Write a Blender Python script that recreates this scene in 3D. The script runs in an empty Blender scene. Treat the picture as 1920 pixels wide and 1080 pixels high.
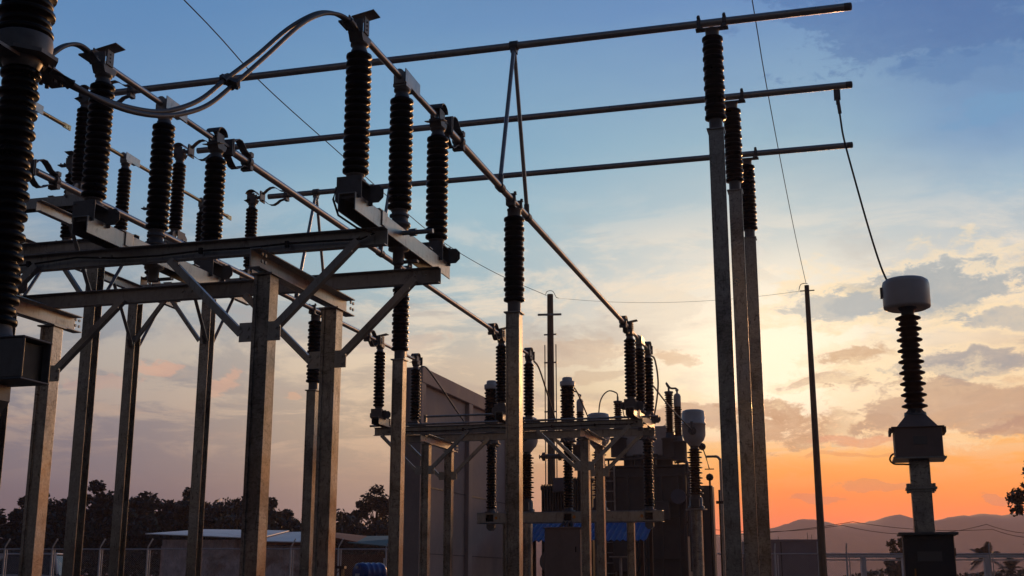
import bpy, math, random
import numpy as np
from mathutils import Vector, Matrix
R = math.radians
random.seed(7)
SC = bpy.context.scene
COL = SC.collection
EYE = 0.95

# ------------------------------------------------------------------ camera
cam_d = bpy.data.cameras.new('camera')
cam = bpy.data.objects.new('camera', cam_d)
COL.objects.link(cam)
cam_d.sensor_width = 36.0
cam_d.lens = 42.75
cam_d.clip_start = 0.05
cam_d.clip_end = 8000
cam.location = (0, 0, EYE)
cam.rotation_euler = (R(90 + 13.443), 0, R(15.4))
SC.camera = cam

# ------------------------------------------------------------------ exposure, sun, sky
SC.view_settings.view_transform = 'Standard'
SC.view_settings.look = 'None'
SC.view_settings.exposure = 0.0
SC.view_settings.gamma = 1.0
SUN_AZ, SUN_EL = 2.0, 9.4          # degrees east of +Y, degrees above the horizon
sun_d = bpy.data.lights.new('sun', 'SUN')
sun_d.energy = 1.5
sun_d.angle = R(6)
sun_d.color = (1.0, 0.50, 0.20)
sun = bpy.data.objects.new('sun', sun_d)
COL.objects.link(sun)
_dir = Vector((math.sin(R(SUN_AZ)) * math.cos(R(SUN_EL)), math.cos(R(SUN_AZ)) * math.cos(R(SUN_EL)), math.sin(R(SUN_EL))))
sun.rotation_euler = _dir.to_track_quat('Z', 'Y').to_euler()


def lin(c):
    return tuple(((v / 255.0) / 12.92 if v <= 10 else ((v / 255.0 + 0.055) / 1.055) ** 2.4) for v in c)


class NG:
    """little node-graph writer"""
    def __init__(self, tree):
        self.t = tree
        self.n = tree.nodes
        self.l = tree.links

    def put(self, sock, v):
        if isinstance(v, bpy.types.NodeSocket):
            self.l.new(v, sock)
        elif v is not None:
            sock.default_value = v

    def m(self, op, a, b=None, c=None, clamp=False):
        n = self.n.new('ShaderNodeMath')
        n.operation = op
        n.use_clamp = clamp
        self.put(n.inputs[0], a)
        if b is not None: self.put(n.inputs[1], b)
        if c is not None: self.put(n.inputs[2], c)
        return n.outputs[0]

    def ss(self, v, a, b):
        n = self.n.new('ShaderNodeMapRange')
        n.interpolation_type = 'SMOOTHSTEP'
        self.put(n.inputs['Value'], v)
        n.inputs['From Min'].default_value = a
        n.inputs['From Max'].default_value = b
        return n.outputs[0]

    def mr(self, v, a, b, c=0.0, d=1.0):
        n = self.n.new('ShaderNodeMapRange')
        self.put(n.inputs['Value'], v)
        for k, x in zip(('From Min', 'From Max', 'To Min', 'To Max'), (a, b, c, d)):
            n.inputs[k].default_value = x
        return n.outputs[0]

    def ramp(self, v, stops, interp='LINEAR'):
        n = self.n.new('ShaderNodeValToRGB')
        n.color_ramp.interpolation = interp
        e = n.color_ramp.elements
        while len(e) < len(stops): e.new(0.5)
        for el, (p, c) in zip(e, stops):
            el.position = p
            el.color = (*c, 1)
        self.put(n.inputs[0], v)
        return n.outputs[0]

    def mix(self, f, a, b, mode='MIX'):
        n = self.n.new('ShaderNodeMix')
        n.data_type = 'RGBA'
        n.blend_type = mode
        self.put(n.inputs[0], f)
        self.put(n.inputs[6], a if isinstance(a, bpy.types.NodeSocket) else (*a, 1))
        self.put(n.inputs[7], b if isinstance(b, bpy.types.NodeSocket) else (*b, 1))
        return n.outputs[2]

    def noise(self, vec, scale, detail=4, rough=0.55, dist=0.0, w=None):
        n = self.n.new('ShaderNodeTexNoise')
        if vec is not None: self.l.new(vec, n.inputs['Vector'])
        n.inputs['Scale'].default_value = scale
        n.inputs['Detail'].default_value = detail
        n.inputs['Roughness'].default_value = rough
        n.inputs['Distortion'].default_value = dist
        return n.outputs[0]

    def comb(self, x, y, z):
        n = self.n.new('ShaderNodeCombineXYZ')
        self.put(n.inputs[0], x); self.put(n.inputs[1], y); self.put(n.inputs[2], z)
        return n.outputs[0]


def build_world():
    w = bpy.data.worlds.new('World')
    SC.world = w
    w.use_nodes = True
    g = NG(w.node_tree)
    g.n.clear()
    tc = g.n.new('ShaderNodeTexCoord')
    sep = g.n.new('ShaderNodeSeparateXYZ')
    g.l.new(tc.outputs['Generated'], sep.inputs[0])
    x, y, z = sep.outputs
    el = g.m('MULTIPLY', g.m('ARCSINE', z), 57.29578)
    az = g.m('MULTIPLY', g.m('ARCTAN2', x, y), 57.29578)
    # wobble so that no band of colour is perfectly level
    wv = g.comb(g.m('MULTIPLY', az, 0.09), g.m('MULTIPLY', el, 0.30), 0.0)
    wob = g.m('SUBTRACT', g.noise(wv, 1.0, 5, 0.55), 0.5)
    elw = g.m('ADD', el, g.m('MULTIPLY', wob, 2.2))
    p = g.mr(elw, -2.0, 58.0)
    def st(d):
        return [((e + 2) / 60.0, lin(c)) for e, c in d]
    left = g.ramp(p, st([(-2, (70, 60, 66)), (0, (106, 92, 100)), (3, (114, 101, 107)), (4.5, (126, 114, 119)), (6.9, (138, 130, 134)), (10, (152, 152, 154)), (13.4, (147, 164, 176)), (17, (128, 162, 190)), (20, (112, 151, 190)), (26, (92, 136, 184)), (38, (58, 92, 140)), (58, (34, 56, 92))]))
    mid = g.ramp(p, st([(-2, (90, 70, 66)), (0, (150, 118, 108)), (3, (163, 138, 124)), (4.5, (178, 150, 128)), (6.9, (196, 172, 144)), (10, (204, 188, 168)), (13.4, (160, 188, 197)), (17, (149, 188, 205)), (20, (127, 172, 200)), (26, (101, 145, 190)), (38, (60, 96, 145)), (58, (34, 58, 95))]))
    sunc = g.ramp(p, st([(-2, (120, 70, 50)), (0, (236, 112, 72)), (2.2, (253, 128, 70)), (4.2, (255, 168, 78)), (5.6, (255, 192, 104)), (7.2, (240, 186, 130)), (8.8, (252, 228, 184)), (10.5, (254, 242, 218)), (12.2, (238, 230, 216)), (14, (206, 213, 212)), (17, (166, 195, 208)), (20, (138, 180, 203)), (26, (97, 142, 192)), (38, (60, 94, 142)), (58, (34, 58, 95))]))
    right = g.ramp(p, st([(-2, (110, 66, 50)), (0, (236, 118, 80)), (2.2, (253, 136, 76)), (4.2, (255, 176, 90)), (5.6, (255, 196, 116)), (7.2, (228, 180, 136)), (9, (234, 202, 162)), (11, (228, 212, 190)), (13.4, (206, 208, 204)), (17, (156, 188, 207)), (20, (108, 154, 197)), (26, (80, 118, 170)), (38, (52, 82, 130)), (58, (34, 56, 92))]))
    back = g.ramp(p, st([(-2, (16, 13, 15)), (0, (34, 28, 32)), (6, (36, 32, 39)), (14, (33, 35, 48)), (30, (29, 36, 56)), (58, (26, 37, 62))]))
    # azimuth blend
    c = g.mix(g.ss(az, -36.0, -19.0), left, mid)
    c = g.mix(g.ss(az, -19.0, -5.0), c, sunc)
    c = g.mix(g.ss(az, -2.0, 8.0), c, right)
    # Nishita sky for the part of the dome behind the photographer
    sky = g.n.new('ShaderNodeTexSky')
    sky.sky_type = 'NISHITA'
    sky.sun_disc = False
    sky.sun_elevation = R(SUN_EL)
    sky.sun_rotation = R(SUN_AZ)
    nis = g.mix(1.0, sky.outputs[0], (0.006, 0.006, 0.006), 'MULTIPLY')
    backm = g.mix(0.35, back, nis)
    aaz = g.m('ABSOLUTE', g.m('SUBTRACT', az, 2.0))
    east = g.m('MULTIPLY', g.ss(az, 9.0, 24.0), g.ss(el, 45.0, 12.0))  # added brightness in the unseen sky, lights the +X steel faces
    c = g.mix(east, c, (1.75, 1.7, 1.6), 'MULTIPLY')
    c = g.mix(g.ss(aaz, 50.0, 84.0), c, backm)

    lowm = g.m('MULTIPLY', g.ss(el, 8.0, 2.5), g.m('MULTIPLY', g.ss(az, -9.0, -3.0), g.ss(az, 60.0, 25.0)))
    c = g.mix(lowm, c, (1.12, 0.70, 0.12), 'MULTIPLY')
    # ---- clouds: a plane of noise seen in perspective
    zz = g.m('ADD', g.m('MAXIMUM', z, 0.0), 0.10)
    cp = g.comb(g.m('DIVIDE', x, zz), g.m('MULTIPLY', g.m('DIVIDE', y, zz), 1.0), 3.1)
    n1 = g.noise(cp, 1.25, 9, 0.62, 0.35)
    n1b = g.noise(cp, 2.1, 10, 0.66, 0.5)
    cp2 = g.comb(g.m('DIVIDE', x, zz), g.m('MULTIPLY', g.m('DIVIDE', y, zz), 1.0), 11.7)
    n2 = g.noise(cp2, 2.9, 10, 0.64, 0.5)
    nearsun = g.ss(g.m('ABSOLUTE', g.m('ADD', az, 1.5)), 34.0, 4.0)
    # bright wisps
    band = g.m('MULTIPLY', g.ss(el, 3.5, 8.0), g.ss(el, 19.0, 12.5))
    wis = g.m('MULTIPLY', g.m('MULTIPLY', g.ss(n1b, 0.46, 0.60), band), g.m('MULTIPLY_ADD', nearsun, 0.66, 0.26))
    wc = g.ramp(g.mr(el, 2, 20), [(0, lin((246, 182, 134))), (0.4, lin((250, 224, 188))), (0.75, lin((240, 230, 214))), (1, lin((216, 222, 224)))])
    c = g.mix(wis, c, wc)
    # grey ragged bands
    band2 = g.m('MULTIPLY', g.ss(el, 4.8, 7.5), g.ss(el, 19.0, 12.0))
    dk = g.m('MULTIPLY', g.m('MULTIPLY', g.ss(n2, 0.50, 0.66), band2), 0.58)
    dc = g.ramp(g.mr(el, 3, 18), [(0, lin((206, 150, 118))), (0.35, lin((186, 166, 150))), (1, lin((150, 172, 186)))])
    c = g.mix(dk, c, dc)
    # broad blue-grey veils high up
    hv = g.m('MULTIPLY', g.m('MULTIPLY', g.ss(n1, 0.42, 0.66), g.ss(el, 16.0, 22.0)), g.m('MULTIPLY_ADD', g.ss(az, -18.0, 6.0), 0.5, 0.15))
    c = g.mix(hv, c, lin((82, 128, 172)))
    # glow round the sun
    sv = g.n.new('ShaderNodeVectorMath'); sv.operation = 'DOT_PRODUCT'
    g.l.new(tc.outputs['Generated'], sv.inputs[0])
    ga, ge = R(-3.3), R(9.2)
    sv.inputs[1].default_value = (math.sin(ga) * math.cos(ge), math.cos(ga) * math.cos(ge), math.sin(ge))
    ang = g.m('MULTIPLY', g.m('ARCCOSINE', g.m('MINIMUM', sv.outputs['Value'], 1.0)), 57.29578)
    ang = g.m('ADD', ang, g.m('MULTIPLY', wob, 3.0))
    glow1 = g.m('MULTIPLY', g.m('POWER', 2.71828, g.m('MULTIPLY', g.m('POWER', g.m('DIVIDE', g.m('MAXIMUM', ang, 0.0), 4.6), 2.0), -1.0)), 0.95)
    glow2 = g.m('MULTIPLY', g.m('POWER', 2.71828, g.m('MULTIPLY', g.m('DIVIDE', g.m('MAXIMUM', ang, 0.0), 6.5), -1.0)), 0.34)
    under = g.ss(g.m('ADD', el, g.m('MULTIPLY', wob, 2.0)), 4.6, 8.4)
    glow1 = g.m('MULTIPLY', glow1, under)
    glow2 = g.m('MULTIPLY', glow2, g.m('MULTIPLY_ADD', under, 0.7, 0.3))
    c = g.mix(glow1, c, (1.30, 1.17, 0.92))
    c = g.mix(glow2, c, (1.12, 0.82, 0.42))
    # named clouds over the setting sun: az, el, half sizes, colour, strength
    fr = g.m('SUBTRACT', g.noise(g.comb(g.m('MULTIPLY', az, 0.28), g.m('MULTIPLY', el, 0.62), 4.2), 1.0, 8, 0.64, 0.3), 0.5)
    fine = g.m('SUBTRACT', g.noise(g.comb(g.m('MULTIPLY', az, 0.9), g.m('MULTIPLY', el, 1.7), 9.2), 1.0, 8, 0.68, 0.4), 0.5)
    edge = g.m('ADD', g.m('MULTIPLY', fr, 3.0), g.m('MULTIPLY', fine, 2.0))
    wa = g.noise(g.comb(g.m('MULTIPLY', az, 0.22), g.m('MULTIPLY', el, 0.5), 21.0), 1.0, 3, 0.5)
    we = g.noise(g.comb(g.m('MULTIPLY', az, 0.30), g.m('MULTIPLY', el, 0.5), 33.0), 1.0, 3, 0.5)
    azw = g.m('MULTIPLY_ADD', g.m('SUBTRACT', wa, 0.5), 4.5, az)
    elw2 = g.m('MULTIPLY_ADD', g.m('SUBTRACT', we, 0.5), 1.8, el)
    for (a0, e0, ra, re, colr, k) in CLOUDS:
        da = g.m('DIVIDE', g.m('SUBTRACT', azw, a0), ra)
        de = g.m('DIVIDE', g.m('SUBTRACT', elw2, e0), re)
        d = g.m('SQRT', g.m('ADD', g.m('MULTIPLY', da, da), g.m('MULTIPLY', de, de)))
        d = g.m('ADD', d, edge)
        if a0 > -9 and 7 < e0 < 14 and k > 0.65:      # sunlit rim
            rim = g.m('MULTIPLY', g.m('MULTIPLY', g.ss(d, 1.75, 1.15), g.ss(d, 0.8, 1.15)), 0.5)
            c = g.mix(rim, c, (1.05, 0.82, 0.50))
        f = g.m('MULTIPLY', g.ss(d, 1.12, 0.70), k)
        f = g.m('MULTIPLY', f, g.m('MULTIPLY_ADD', fine, 0.9, 0.95), clamp=True)
        c = g.mix(f, c, lin(colr))
    bg = g.n.new('ShaderNodeBackground')
    g.l.new(c, bg.inputs[0])
    bg.inputs[1].default_value = 1.0
    out = g.n.new('ShaderNodeOutputWorld')
    g.l.new(bg.outputs[0], out.inputs[0])
    w.cycles.sampling_method = 'MANUAL'
    w.cycles.sample_map_resolution = 512


CLOUDS = [  # azimuth, elevation, half width, half height (degrees), colour, strength
    (4.4, 12.55, 4.8, 1.25, (172, 180, 180), 0.95),
    (-0.4, 12.2, 2.4, 0.8, (186, 190, 186), 0.8),
    (0.6, 9.9, 2.0, 0.62, (212, 172, 130), 0.85),
    (-0.6, 8.75, 1.7, 0.30, (206, 168, 132), 0.7),
    (6.0, 9.3, 3.6, 0.68, (160, 160, 160), 0.85),
    (6.5, 11.2, 1.8, 0.55, (184, 184, 178), 0.75),
    (-2.2, 7.0, 3.2, 1.15, (204, 158, 118), 0.9),
    (4.6, 7.4, 4.6, 1.2, (196, 164, 136), 0.80),
    (7.0, 6.35, 2.4, 0.45, (182, 142, 120), 0.75),
    (1.0, 6.1, 2.4, 0.30, (226, 146, 106), 0.6),
    (-7.6, 7.3, 2.4, 0.62, (202, 164, 132), 0.75),
    (-8.2, 10.2, 1.9, 0.5, (214, 170, 128), 0.55),
    (-12.5, 10.4, 3.0, 0.7, (206, 178, 150), 0.5),
    (-11.0, 9.2, 2.0, 0.35, (200, 170, 140), 0.45),
    (-6.0, 14.9, 2.6, 0.55, (232, 226, 212), 0.55),
    (-9.2, 12.3, 3.4, 0.9, (240, 226, 202), 0.6),
    (-32.3, 9.1, 1.0, 0.55, (222, 172, 146), 0.65),
    (-29.4, 8.7, 0.7, 0.9, (226, 174, 144), 0.55),
    (-34.8, 8.5, 1.6, 0.25, (196, 160, 146), 0.5),
    (-25.6, 8.4, 0.5, 0.28, (226, 176, 140), 0.55),
    (-21.5, 10.9, 2.6, 0.5, (206, 184, 166), 0.5),
    (4.6, 25.0, 6.4, 2.4, (72, 112, 166), 0.55),
    (7.8, 20.4, 2.6, 0.9, (110, 158, 196), 0.6),
    (6.0, 22.4, 3.6, 0.7, (84, 128, 178), 0.4),
    (1.4, 4.1, 1.6, 0.16, (214, 138, 96), 0.5),
    (-1.2, 3.6, 1.2, 0.16, (206, 128, 96), 0.5),
    (0.2, 5.2, 2.0, 0.12, (232, 150, 92), 0.5),
    (6.2, 3.4, 1.4, 0.12, (200, 130, 100), 0.5),
]
build_world()


# ------------------------------------------------------------------ materials
def mat(name, base, rough=0.6, metal=0.0, var=0.25, scale=8.0, streak=0.0, spec=0.5, bump=0.0, second=None, coat=0.0, tint=None):
    m = bpy.data.materials.new(name)
    m.use_nodes = True
    g = NG(m.node_tree)
    b = g.n['Principled BSDF']
    tc = g.n.new('ShaderNodeTexCoord')
    mp = g.n.new('ShaderNodeMapping')
    g.l.new(tc.outputs['Object'], mp.inputs[0])
    info = g.n.new('ShaderNodeObjectInfo')
    off = g.comb(g.m('MULTIPLY', info.outputs['Random'], 37.0), g.m('MULTIPLY', info.outputs['Random'], 11.0), 0.0)
    g.l.new(off, mp.inputs['Location'])
    n = g.noise(mp.outputs[0], scale, 6, 0.62, 0.3)
    f = g.mr(n, 0.3, 0.7, 1.0 - var, 1.0 + var)
    rn = g.mr(info.outputs['Random'], 0, 1, 0.9, 1.1)
    f = g.m('MULTIPLY', f, rn)
    hsv = g.n.new('ShaderNodeHueSaturation')
    g.l.new(f, hsv.inputs['Value'])
    if second:
        n3 = g.noise(mp.outputs[0], scale * 0.35, 6, 0.65, 0.6)
        hsv.inputs['Color'].default_value = (*base, 1)
        cc = g.mix(g.ss(n3, 0.48, 0.66), base, second)
        g.l.new(cc, hsv.inputs['Color'])
    else:
        hsv.inputs['Color'].default_value = (*base, 1)
    c = hsv.outputs[0]
    if streak:
        mp2 = g.n.new('ShaderNodeMapping')
        g.l.new(tc.outputs['Object'], mp2.inputs[0])
        g.l.new(off, mp2.inputs['Location'])
        mp2.inputs['Scale'].default_value = (22, 22, 5)
        n2 = g.noise(mp2.outputs[0], 1.0, 7, 0.7, 1.2)
        c = g.mix(g.m('MULTIPLY', g.ss(n2, 0.53, 0.66), streak), c, tuple(v * 0.32 for v in base))
    if streak > 0.8:      # zinc runs and scuffs across the section
        mp3 = g.n.new('ShaderNodeMapping')
        g.l.new(tc.outputs['Object'], mp3.inputs[0])
        g.l.new(off, mp3.inputs['Location'])
        mp3.inputs['Scale'].default_value = (7, 7, 20)
        n4 = g.noise(mp3.outputs[0], 1.0, 8, 0.72, 2.0)
        n5 = g.noise(mp.outputs[0], 0.9, 4, 0.6, 0.5)
        k4 = g.m('MULTIPLY', g.ss(n4, 0.52, 0.62), g.m('MULTIPLY', g.ss(n5, 0.40, 0.62), 0.75))
        c = g.mix(k4, c, tuple(v * 0.25 for v in base))
        vo = g.n.new('ShaderNodeTexVoronoi')
        vo.inputs['Scale'].default_value = 60
        g.l.new(mp.outputs[0], vo.inputs['Vector'])
        vs_ = g.n.new('ShaderNodeSeparateColor'); g.l.new(vo.outputs['Color'], vs_.inputs[0])
        hs2 = g.n.new('ShaderNodeHueSaturation'); g.l.new(c, hs2.inputs['Color']); g.l.new(g.mr(vs_.outputs[0], 0, 1, 0.82, 1.15), hs2.inputs['Value'])
        c = hs2.outputs[0]
    g.l.new(c, b.inputs['Base Color'])
    b.inputs['Metallic'].default_value = metal
    g.l.new(g.mr(n, 0.3, 0.7, max(rough - 0.1, 0.05), min(rough + 0.12, 1)), b.inputs['Roughness'])
    b.inputs['Specular IOR Level'].default_value = spec
    if coat:
        b.inputs['Coat Weight'].default_value = coat
        b.inputs['Coat Roughness'].default_value = 0.15
    if bump:
        bp = g.n.new('ShaderNodeBump')
        bp.inputs['Strength'].default_value = bump
        bp.inputs['Distance'].default_value = 0.02
        g.l.new(g.noise(mp.outputs[0], scale * 4, 5, 0.6), bp.inputs['Height'])
        g.l.new(bp.outputs[0], b.inputs['Normal'])
    return m


M = dict(
    galv=mat('galvanised_steel', (0.36, 0.365, 0.365), 0.38, 0.75, 0.22, 9, 0.55),
    column=mat('weathered_galvanised_column', (0.39, 0.375, 0.355), 0.36, 0.85, 0.32, 2.6, 0.85, second=(0.21, 0.205, 0.205)),
    alu=mat('aluminium_tube', (0.46, 0.44, 0.43), 0.36, 0.75, 0.12, 12),
    copper=mat('tinned_copper_blade', (0.52, 0.38, 0.20), 0.34, 0.8, 0.15, 14),
    cast=mat('cast_fitting_grey', (0.16, 0.16, 0.165), 0.5, 0.4, 0.2, 14),
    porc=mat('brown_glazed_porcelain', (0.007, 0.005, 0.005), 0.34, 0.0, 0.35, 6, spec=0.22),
    brown=mat('flare_warmed_brown_porcelain', (0.075, 0.034, 0.018), 0.36, 0.0, 0.25, 5, spec=0.3),  # brown glaze with the warmth of the sun flare put into its colour
    cable=mat('stranded_cable', (0.20, 0.19, 0.19), 0.5, 0.5, 0.15, 30),
    black=mat('black_sheathed_cable', (0.015, 0.014, 0.014), 0.6),
    paint=mat('pale_grey_painted_metal', (0.64, 0.58, 0.55), 0.42, 0.0, 0.07, 6),
    paintd=mat('grey_green_painted_steel', (0.13, 0.12, 0.115), 0.5, 0.0, 0.14, 3),
    box=mat('beige_painted_cabinet', (0.30, 0.21, 0.18), 0.55, 0.0, 0.12, 4),
    plinth=mat('dark_brown_painted_cabinet', (0.085, 0.07, 0.068), 0.5, 0.0, 0.15, 4),
    conc=mat('cast_concrete', (0.45, 0.355, 0.325), 0.85, 0.0, 0.12, 1.6, 0.18, bump=0.25),
    poleconc=mat('weathered_concrete_pole', (0.21, 0.15, 0.10), 0.85, 0.0, 0.2, 3, bump=0.2),
    white=mat('white_painted_rail', (0.80, 0.76, 0.76), 0.5, 0.0, 0.12, 5),
    mesh=mat('dull_fence_wire', (0.6, 0.55, 0.55), 0.5, 0.3, 0.1, 5),
    tin=mat('pale_tin_roof', (0.78, 0.76, 0.78), 0.5, 0.1, 0.12, 1.2, 0.0, second=(0.6, 0.57, 0.59)),
    tinwall=mat('rusty_tin_wall', (0.74, 0.63, 0.65), 0.7, 0.1, 0.35, 1.8, 0.8, second=(0.45, 0.30, 0.26)),
    rust=mat('rusty_red_sheet', (0.24, 0.09, 0.05), 0.75, 0.0, 0.25, 2),
    green=mat('faded_green_sheet', (0.06, 0.13, 0.12), 0.6, 0.0, 0.2, 2),
    blue=mat('blue_roof_sheet', (0.01, 0.085, 0.34), 0.5, 0.0, 0.12, 2),
    drum=mat('blue_plastic_drum', (0.015, 0.07, 0.30), 0.35, 0.0, 0.1, 3),
    wood=mat('old_timber', (0.14, 0.075, 0.05), 0.8, 0.0, 0.3, 6),
    leaf=mat('dark_leaves', (0.022, 0.030, 0.013), 0.6, 0.0, 0.5, 0.6),
    leaf2=mat('olive_leaves', (0.030, 0.035, 0.015), 0.6, 0.0, 0.5, 0.6),
    palm=mat('palm_fronds', (0.025, 0.036, 0.018), 0.55, 0.0, 0.4, 1),
    bark=mat('grey_brown_bark', (0.09, 0.065, 0.05), 0.9, 0.0, 0.3, 4),
    gravel=mat('yard_gravel', (0.06, 0.052, 0.048), 0.95, 0.0, 0.4, 1.6, bump=0.6),
    hill=mat('wooded_hill', (0.07, 0.07, 0.06), 0.95, 0.0, 0.3, 0.02),
    wall=mat('pinkish_rendered_wall', (0.36, 0.29, 0.31), 0.8, 0.0, 0.12, 1.2),
    carpaint=mat('white_car_paint', (0.60, 0.56, 0.58), 0.3, 0.0, 0.04, 2, coat=0.6),
    glass=mat('dark_car_glass', (0.02, 0.025, 0.03), 0.08, 0.0, 0.05, 2, spec=0.8),
    tyre=mat('black_rubber', (0.012, 0.012, 0.012), 0.8),
    red=mat('red_lamp_plastic', (0.35, 0.012, 0.01), 0.3, 0.0, 0.05, 2),
    orange=mat('orange_sticker', (0.75, 0.24, 0.02), 0.5, 0.0, 0.05, 2),
    plate=mat('engraved_nameplate', (0.17, 0.155, 0.15), 0.4, 0.3, 0.05, 20),
    brass=mat('brass_handle', (0.45, 0.22, 0.08), 0.35, 0.7, 0.1, 9),
    oil=mat('bluish_grey_paint', (0.13, 0.145, 0.19), 0.45, 0.0, 0.1, 4),
)


# ------------------------------------------------------------------ mesh writer
def frame_of(p, q, up=(0, 0, 1)):
    a = (Vector(q) - Vector(p)).normalized()
    u = Vector(up)
    s = a.cross(u)
    if s.length < 1e-4:
        u = Vector((0, 1, 0)) if abs(a.y) < 0.9 else Vector((1, 0, 0))
        s = a.cross(u)
    s.normalize()
    return a, s, s.cross(a).normalized()


class MB:
    def __init__(self):
        self.v, self.f, self.s = [], [], []

    def add(self, vs, fs, smooth=False):
        k = len(self.v)
        self.v += [tuple(p) for p in vs]
        for f in fs:
            self.f.append([i + k for i in f]); self.s.append(smooth)
        return self

    def box(self, c, s, rz=0.0, mtx=None):
        hx, hy, hz = s[0] / 2, s[1] / 2, s[2] / 2
        m = mtx or Matrix.Rotation(rz, 3, 'Z')
        c = Vector(c)
        vs = [c + m @ Vector((i * hx, j * hy, k * hz)) for i in (-1, 1) for j in (-1, 1) for k in (-1, 1)]
        return self.add(vs, [(0, 1, 3, 2), (4, 6, 7, 5), (0, 4, 5, 1), (2, 3, 7, 6), (0, 2, 6, 4), (1, 5, 7, 3)])

    def sec(self, p, q, poly, up=(0, 0, 1)):
        """extrude a 2-D section (side, up) from p to q"""
        a, s, u = frame_of(p, q, up)
        p, q = Vector(p), Vector(q)
        n = len(poly)
        vs = [p + s * x + u * y for x, y in poly] + [q + s * x + u * y for x, y in poly]
        fs = [(i, (i + 1) % n, n + (i + 1) % n, n + i) for i in range(n)]
        fs += [tuple(range(n - 1, -1, -1)), tuple(range(n, 2 * n))]
        return self.add(vs, fs)

    def bar(self, p, q, w, h, up=(0, 0, 1)):
        return self.sec(p, q, [(-w / 2, -h / 2), (w / 2, -h / 2), (w / 2, h / 2), (-w / 2, h / 2)], up)

    def hsec(self, p, q, w, d, t=0.012, up=(0, 0, 1)):
        """H section: flanges at +-w/2 along side, web along side"""
        a, b = w / 2, d / 2
        return self.sec(p, q, [(-a, -b), (-a + t, -b), (-a + t, -t / 2), (a - t, -t / 2), (a - t, -b), (a, -b), (a, b), (a - t, b), (a - t, t / 2), (-a + t, t / 2), (-a + t, b), (-a, b)], up)

    def colsec(self, p, q, w, d, lip=0.022, rec=0.018, up=(0, 0, 1)):
        """column: plain faces on +-side, shallow recessed faces on +-up"""
        a, b = w / 2, d / 2
        return self.sec(p, q, [(-a, -b), (-a + lip, -b), (-a + lip, -b + rec), (a - lip, -b + rec), (a - lip, -b), (a, -b), (a, b), (a - lip, b), (a - lip, b - rec), (-a + lip, b - rec), (-a + lip, b), (-a, b)], up)

    def csec(self, p, q, w, h, t=0.010, flip=1, up=(0, 0, 1)):
        """channel: web at side=-flip*w/2, open towards +flip side"""
        a, b = w / 2, h / 2
        pl = [(-a, -b), (a, -b), (a, -b + t), (-a + t, -b + t), (-a + t, b - t), (a, b - t), (a, b), (-a, b)]
        if flip < 0: pl = [(-x, y) for x, y in pl][::-1]
        return self.sec(p, q, pl, up)

    def lsec(self, p, q, w, t=0.008, up=(0, 0, 1), flip=1):
        pl = [(0, 0), (w, 0), (w, t), (t, t), (t, w), (0, w)]
        if flip < 0: pl = [(-x, y) for x, y in pl][::-1]
        return self.sec(p, q, pl, up)

    def lathe(self, prof, n=20, o=(0, 0, 0), axis=(0, 0, 1), caps=True, smooth=True):
        o = Vector(o); ax = Vector(axis).normalized()
        _, s, u = frame_of(o, o + ax, (0, 1, 0) if abs(ax.y) < 0.9 else (1, 0, 0))
        vs, fs = [], []
        for r, z in prof:
            for i in range(n):
                t = 2 * math.pi * i / n
                vs.append(o + ax * z + (s * math.cos(t) + u * math.sin(t)) * r)
        for j in range(len(prof) - 1):
            for i in range(n):
                k = (i + 1) % n
                fs.append((j * n + i, j * n + k, (j + 1) * n + k, (j + 1) * n + i))
        self.add(vs, fs, smooth)
        if caps:
            for j, rev in ((0, True), (len(prof) - 1, False)):
                if prof[j][0] > 1e-4:
                    k = len(self.v)
                    ring = [tuple(vs[j * n + i]) for i in range(n)]
                    self.v += ring
                    idx = list(range(k, k + n))
                    self.f.append(idx[::-1] if rev else idx); self.s.append(False)
        return self

    def cyl(self, p, q, r, n=14, r2=None, smooth=True):
        p, q = Vector(p), Vector(q)
        L = (q - p).length
        return self.lathe([(r, 0), (r if r2 is None else r2, L)], n, p, q - p, True, smooth)

    def bolt(self, p, d, r=0.014, h=0.02):
        p = Vector(p); d = Vector(d).normalized()
        return self.lathe([(r, 0), (r, h)], 6, p, d, True, False)

    def tube(self, pts, r, n=10, caps=True):
        pts = [Vector(p) for p in pts]
        m = len(pts)
        tan = [(pts[min(i + 1, m - 1)] - pts[max(i - 1, 0)]).normalized() for i in range(m)]
        _, s, u = frame_of(pts[0], pts[0] + tan[0])
        vs, fs = [], []
        for i in range(m):
            if i:
                s = (s - tan[i] * s.dot(tan[i])).normalized()
                u = tan[i].cross(s)
            rr = r[i] if isinstance(r, (list, tuple)) else r
            for k in range(n):
                t = 2 * math.pi * k / n
                vs.append(pts[i] + (s * math.cos(t) + u * math.sin(t)) * rr)
        for i in range(m - 1):
            for k in range(n):
                j = (k + 1) % n
                fs.append((i * n + k, i * n + j, (i + 1) * n + j, (i + 1) * n + k))
        self.add(vs, fs, True)
        if caps:
            self.add([vs[k] for k in range(n)], [tuple(range(n - 1, -1, -1))])
            self.add([vs[(m - 1) * n + k] for k in range(n)], [tuple(range(n))])
        return self

    def ribbon(self, pts, w, t, side):
        """flat strap along pts, width w along 'side', thickness t"""
        pts = [Vector(p) for p in pts]
        sd = Vector(side).normalized()
        m = len(pts)
        vs, fs = [], []
        for i in range(m):
            tg = (pts[min(i + 1, m - 1)] - pts[max(i - 1, 0)]).normalized()
            nn = tg.cross(sd).normalized()
            for a, b in ((-1, -1), (1, -1), (1, 1), (-1, 1)):
                vs.append(pts[i] + sd * a * w / 2 + nn * b * t / 2)
        for i in range(m - 1):
            for k in range(4):
                j = (k + 1) % 4
                fs.append((i * 4 + k, i * 4 + j, (i + 1) * 4 + j, (i + 1) * 4 + k))
        fs += [(3, 2, 1, 0), tuple((m - 1) * 4 + k for k in range(4))]
        return self.add(vs, fs)

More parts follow.
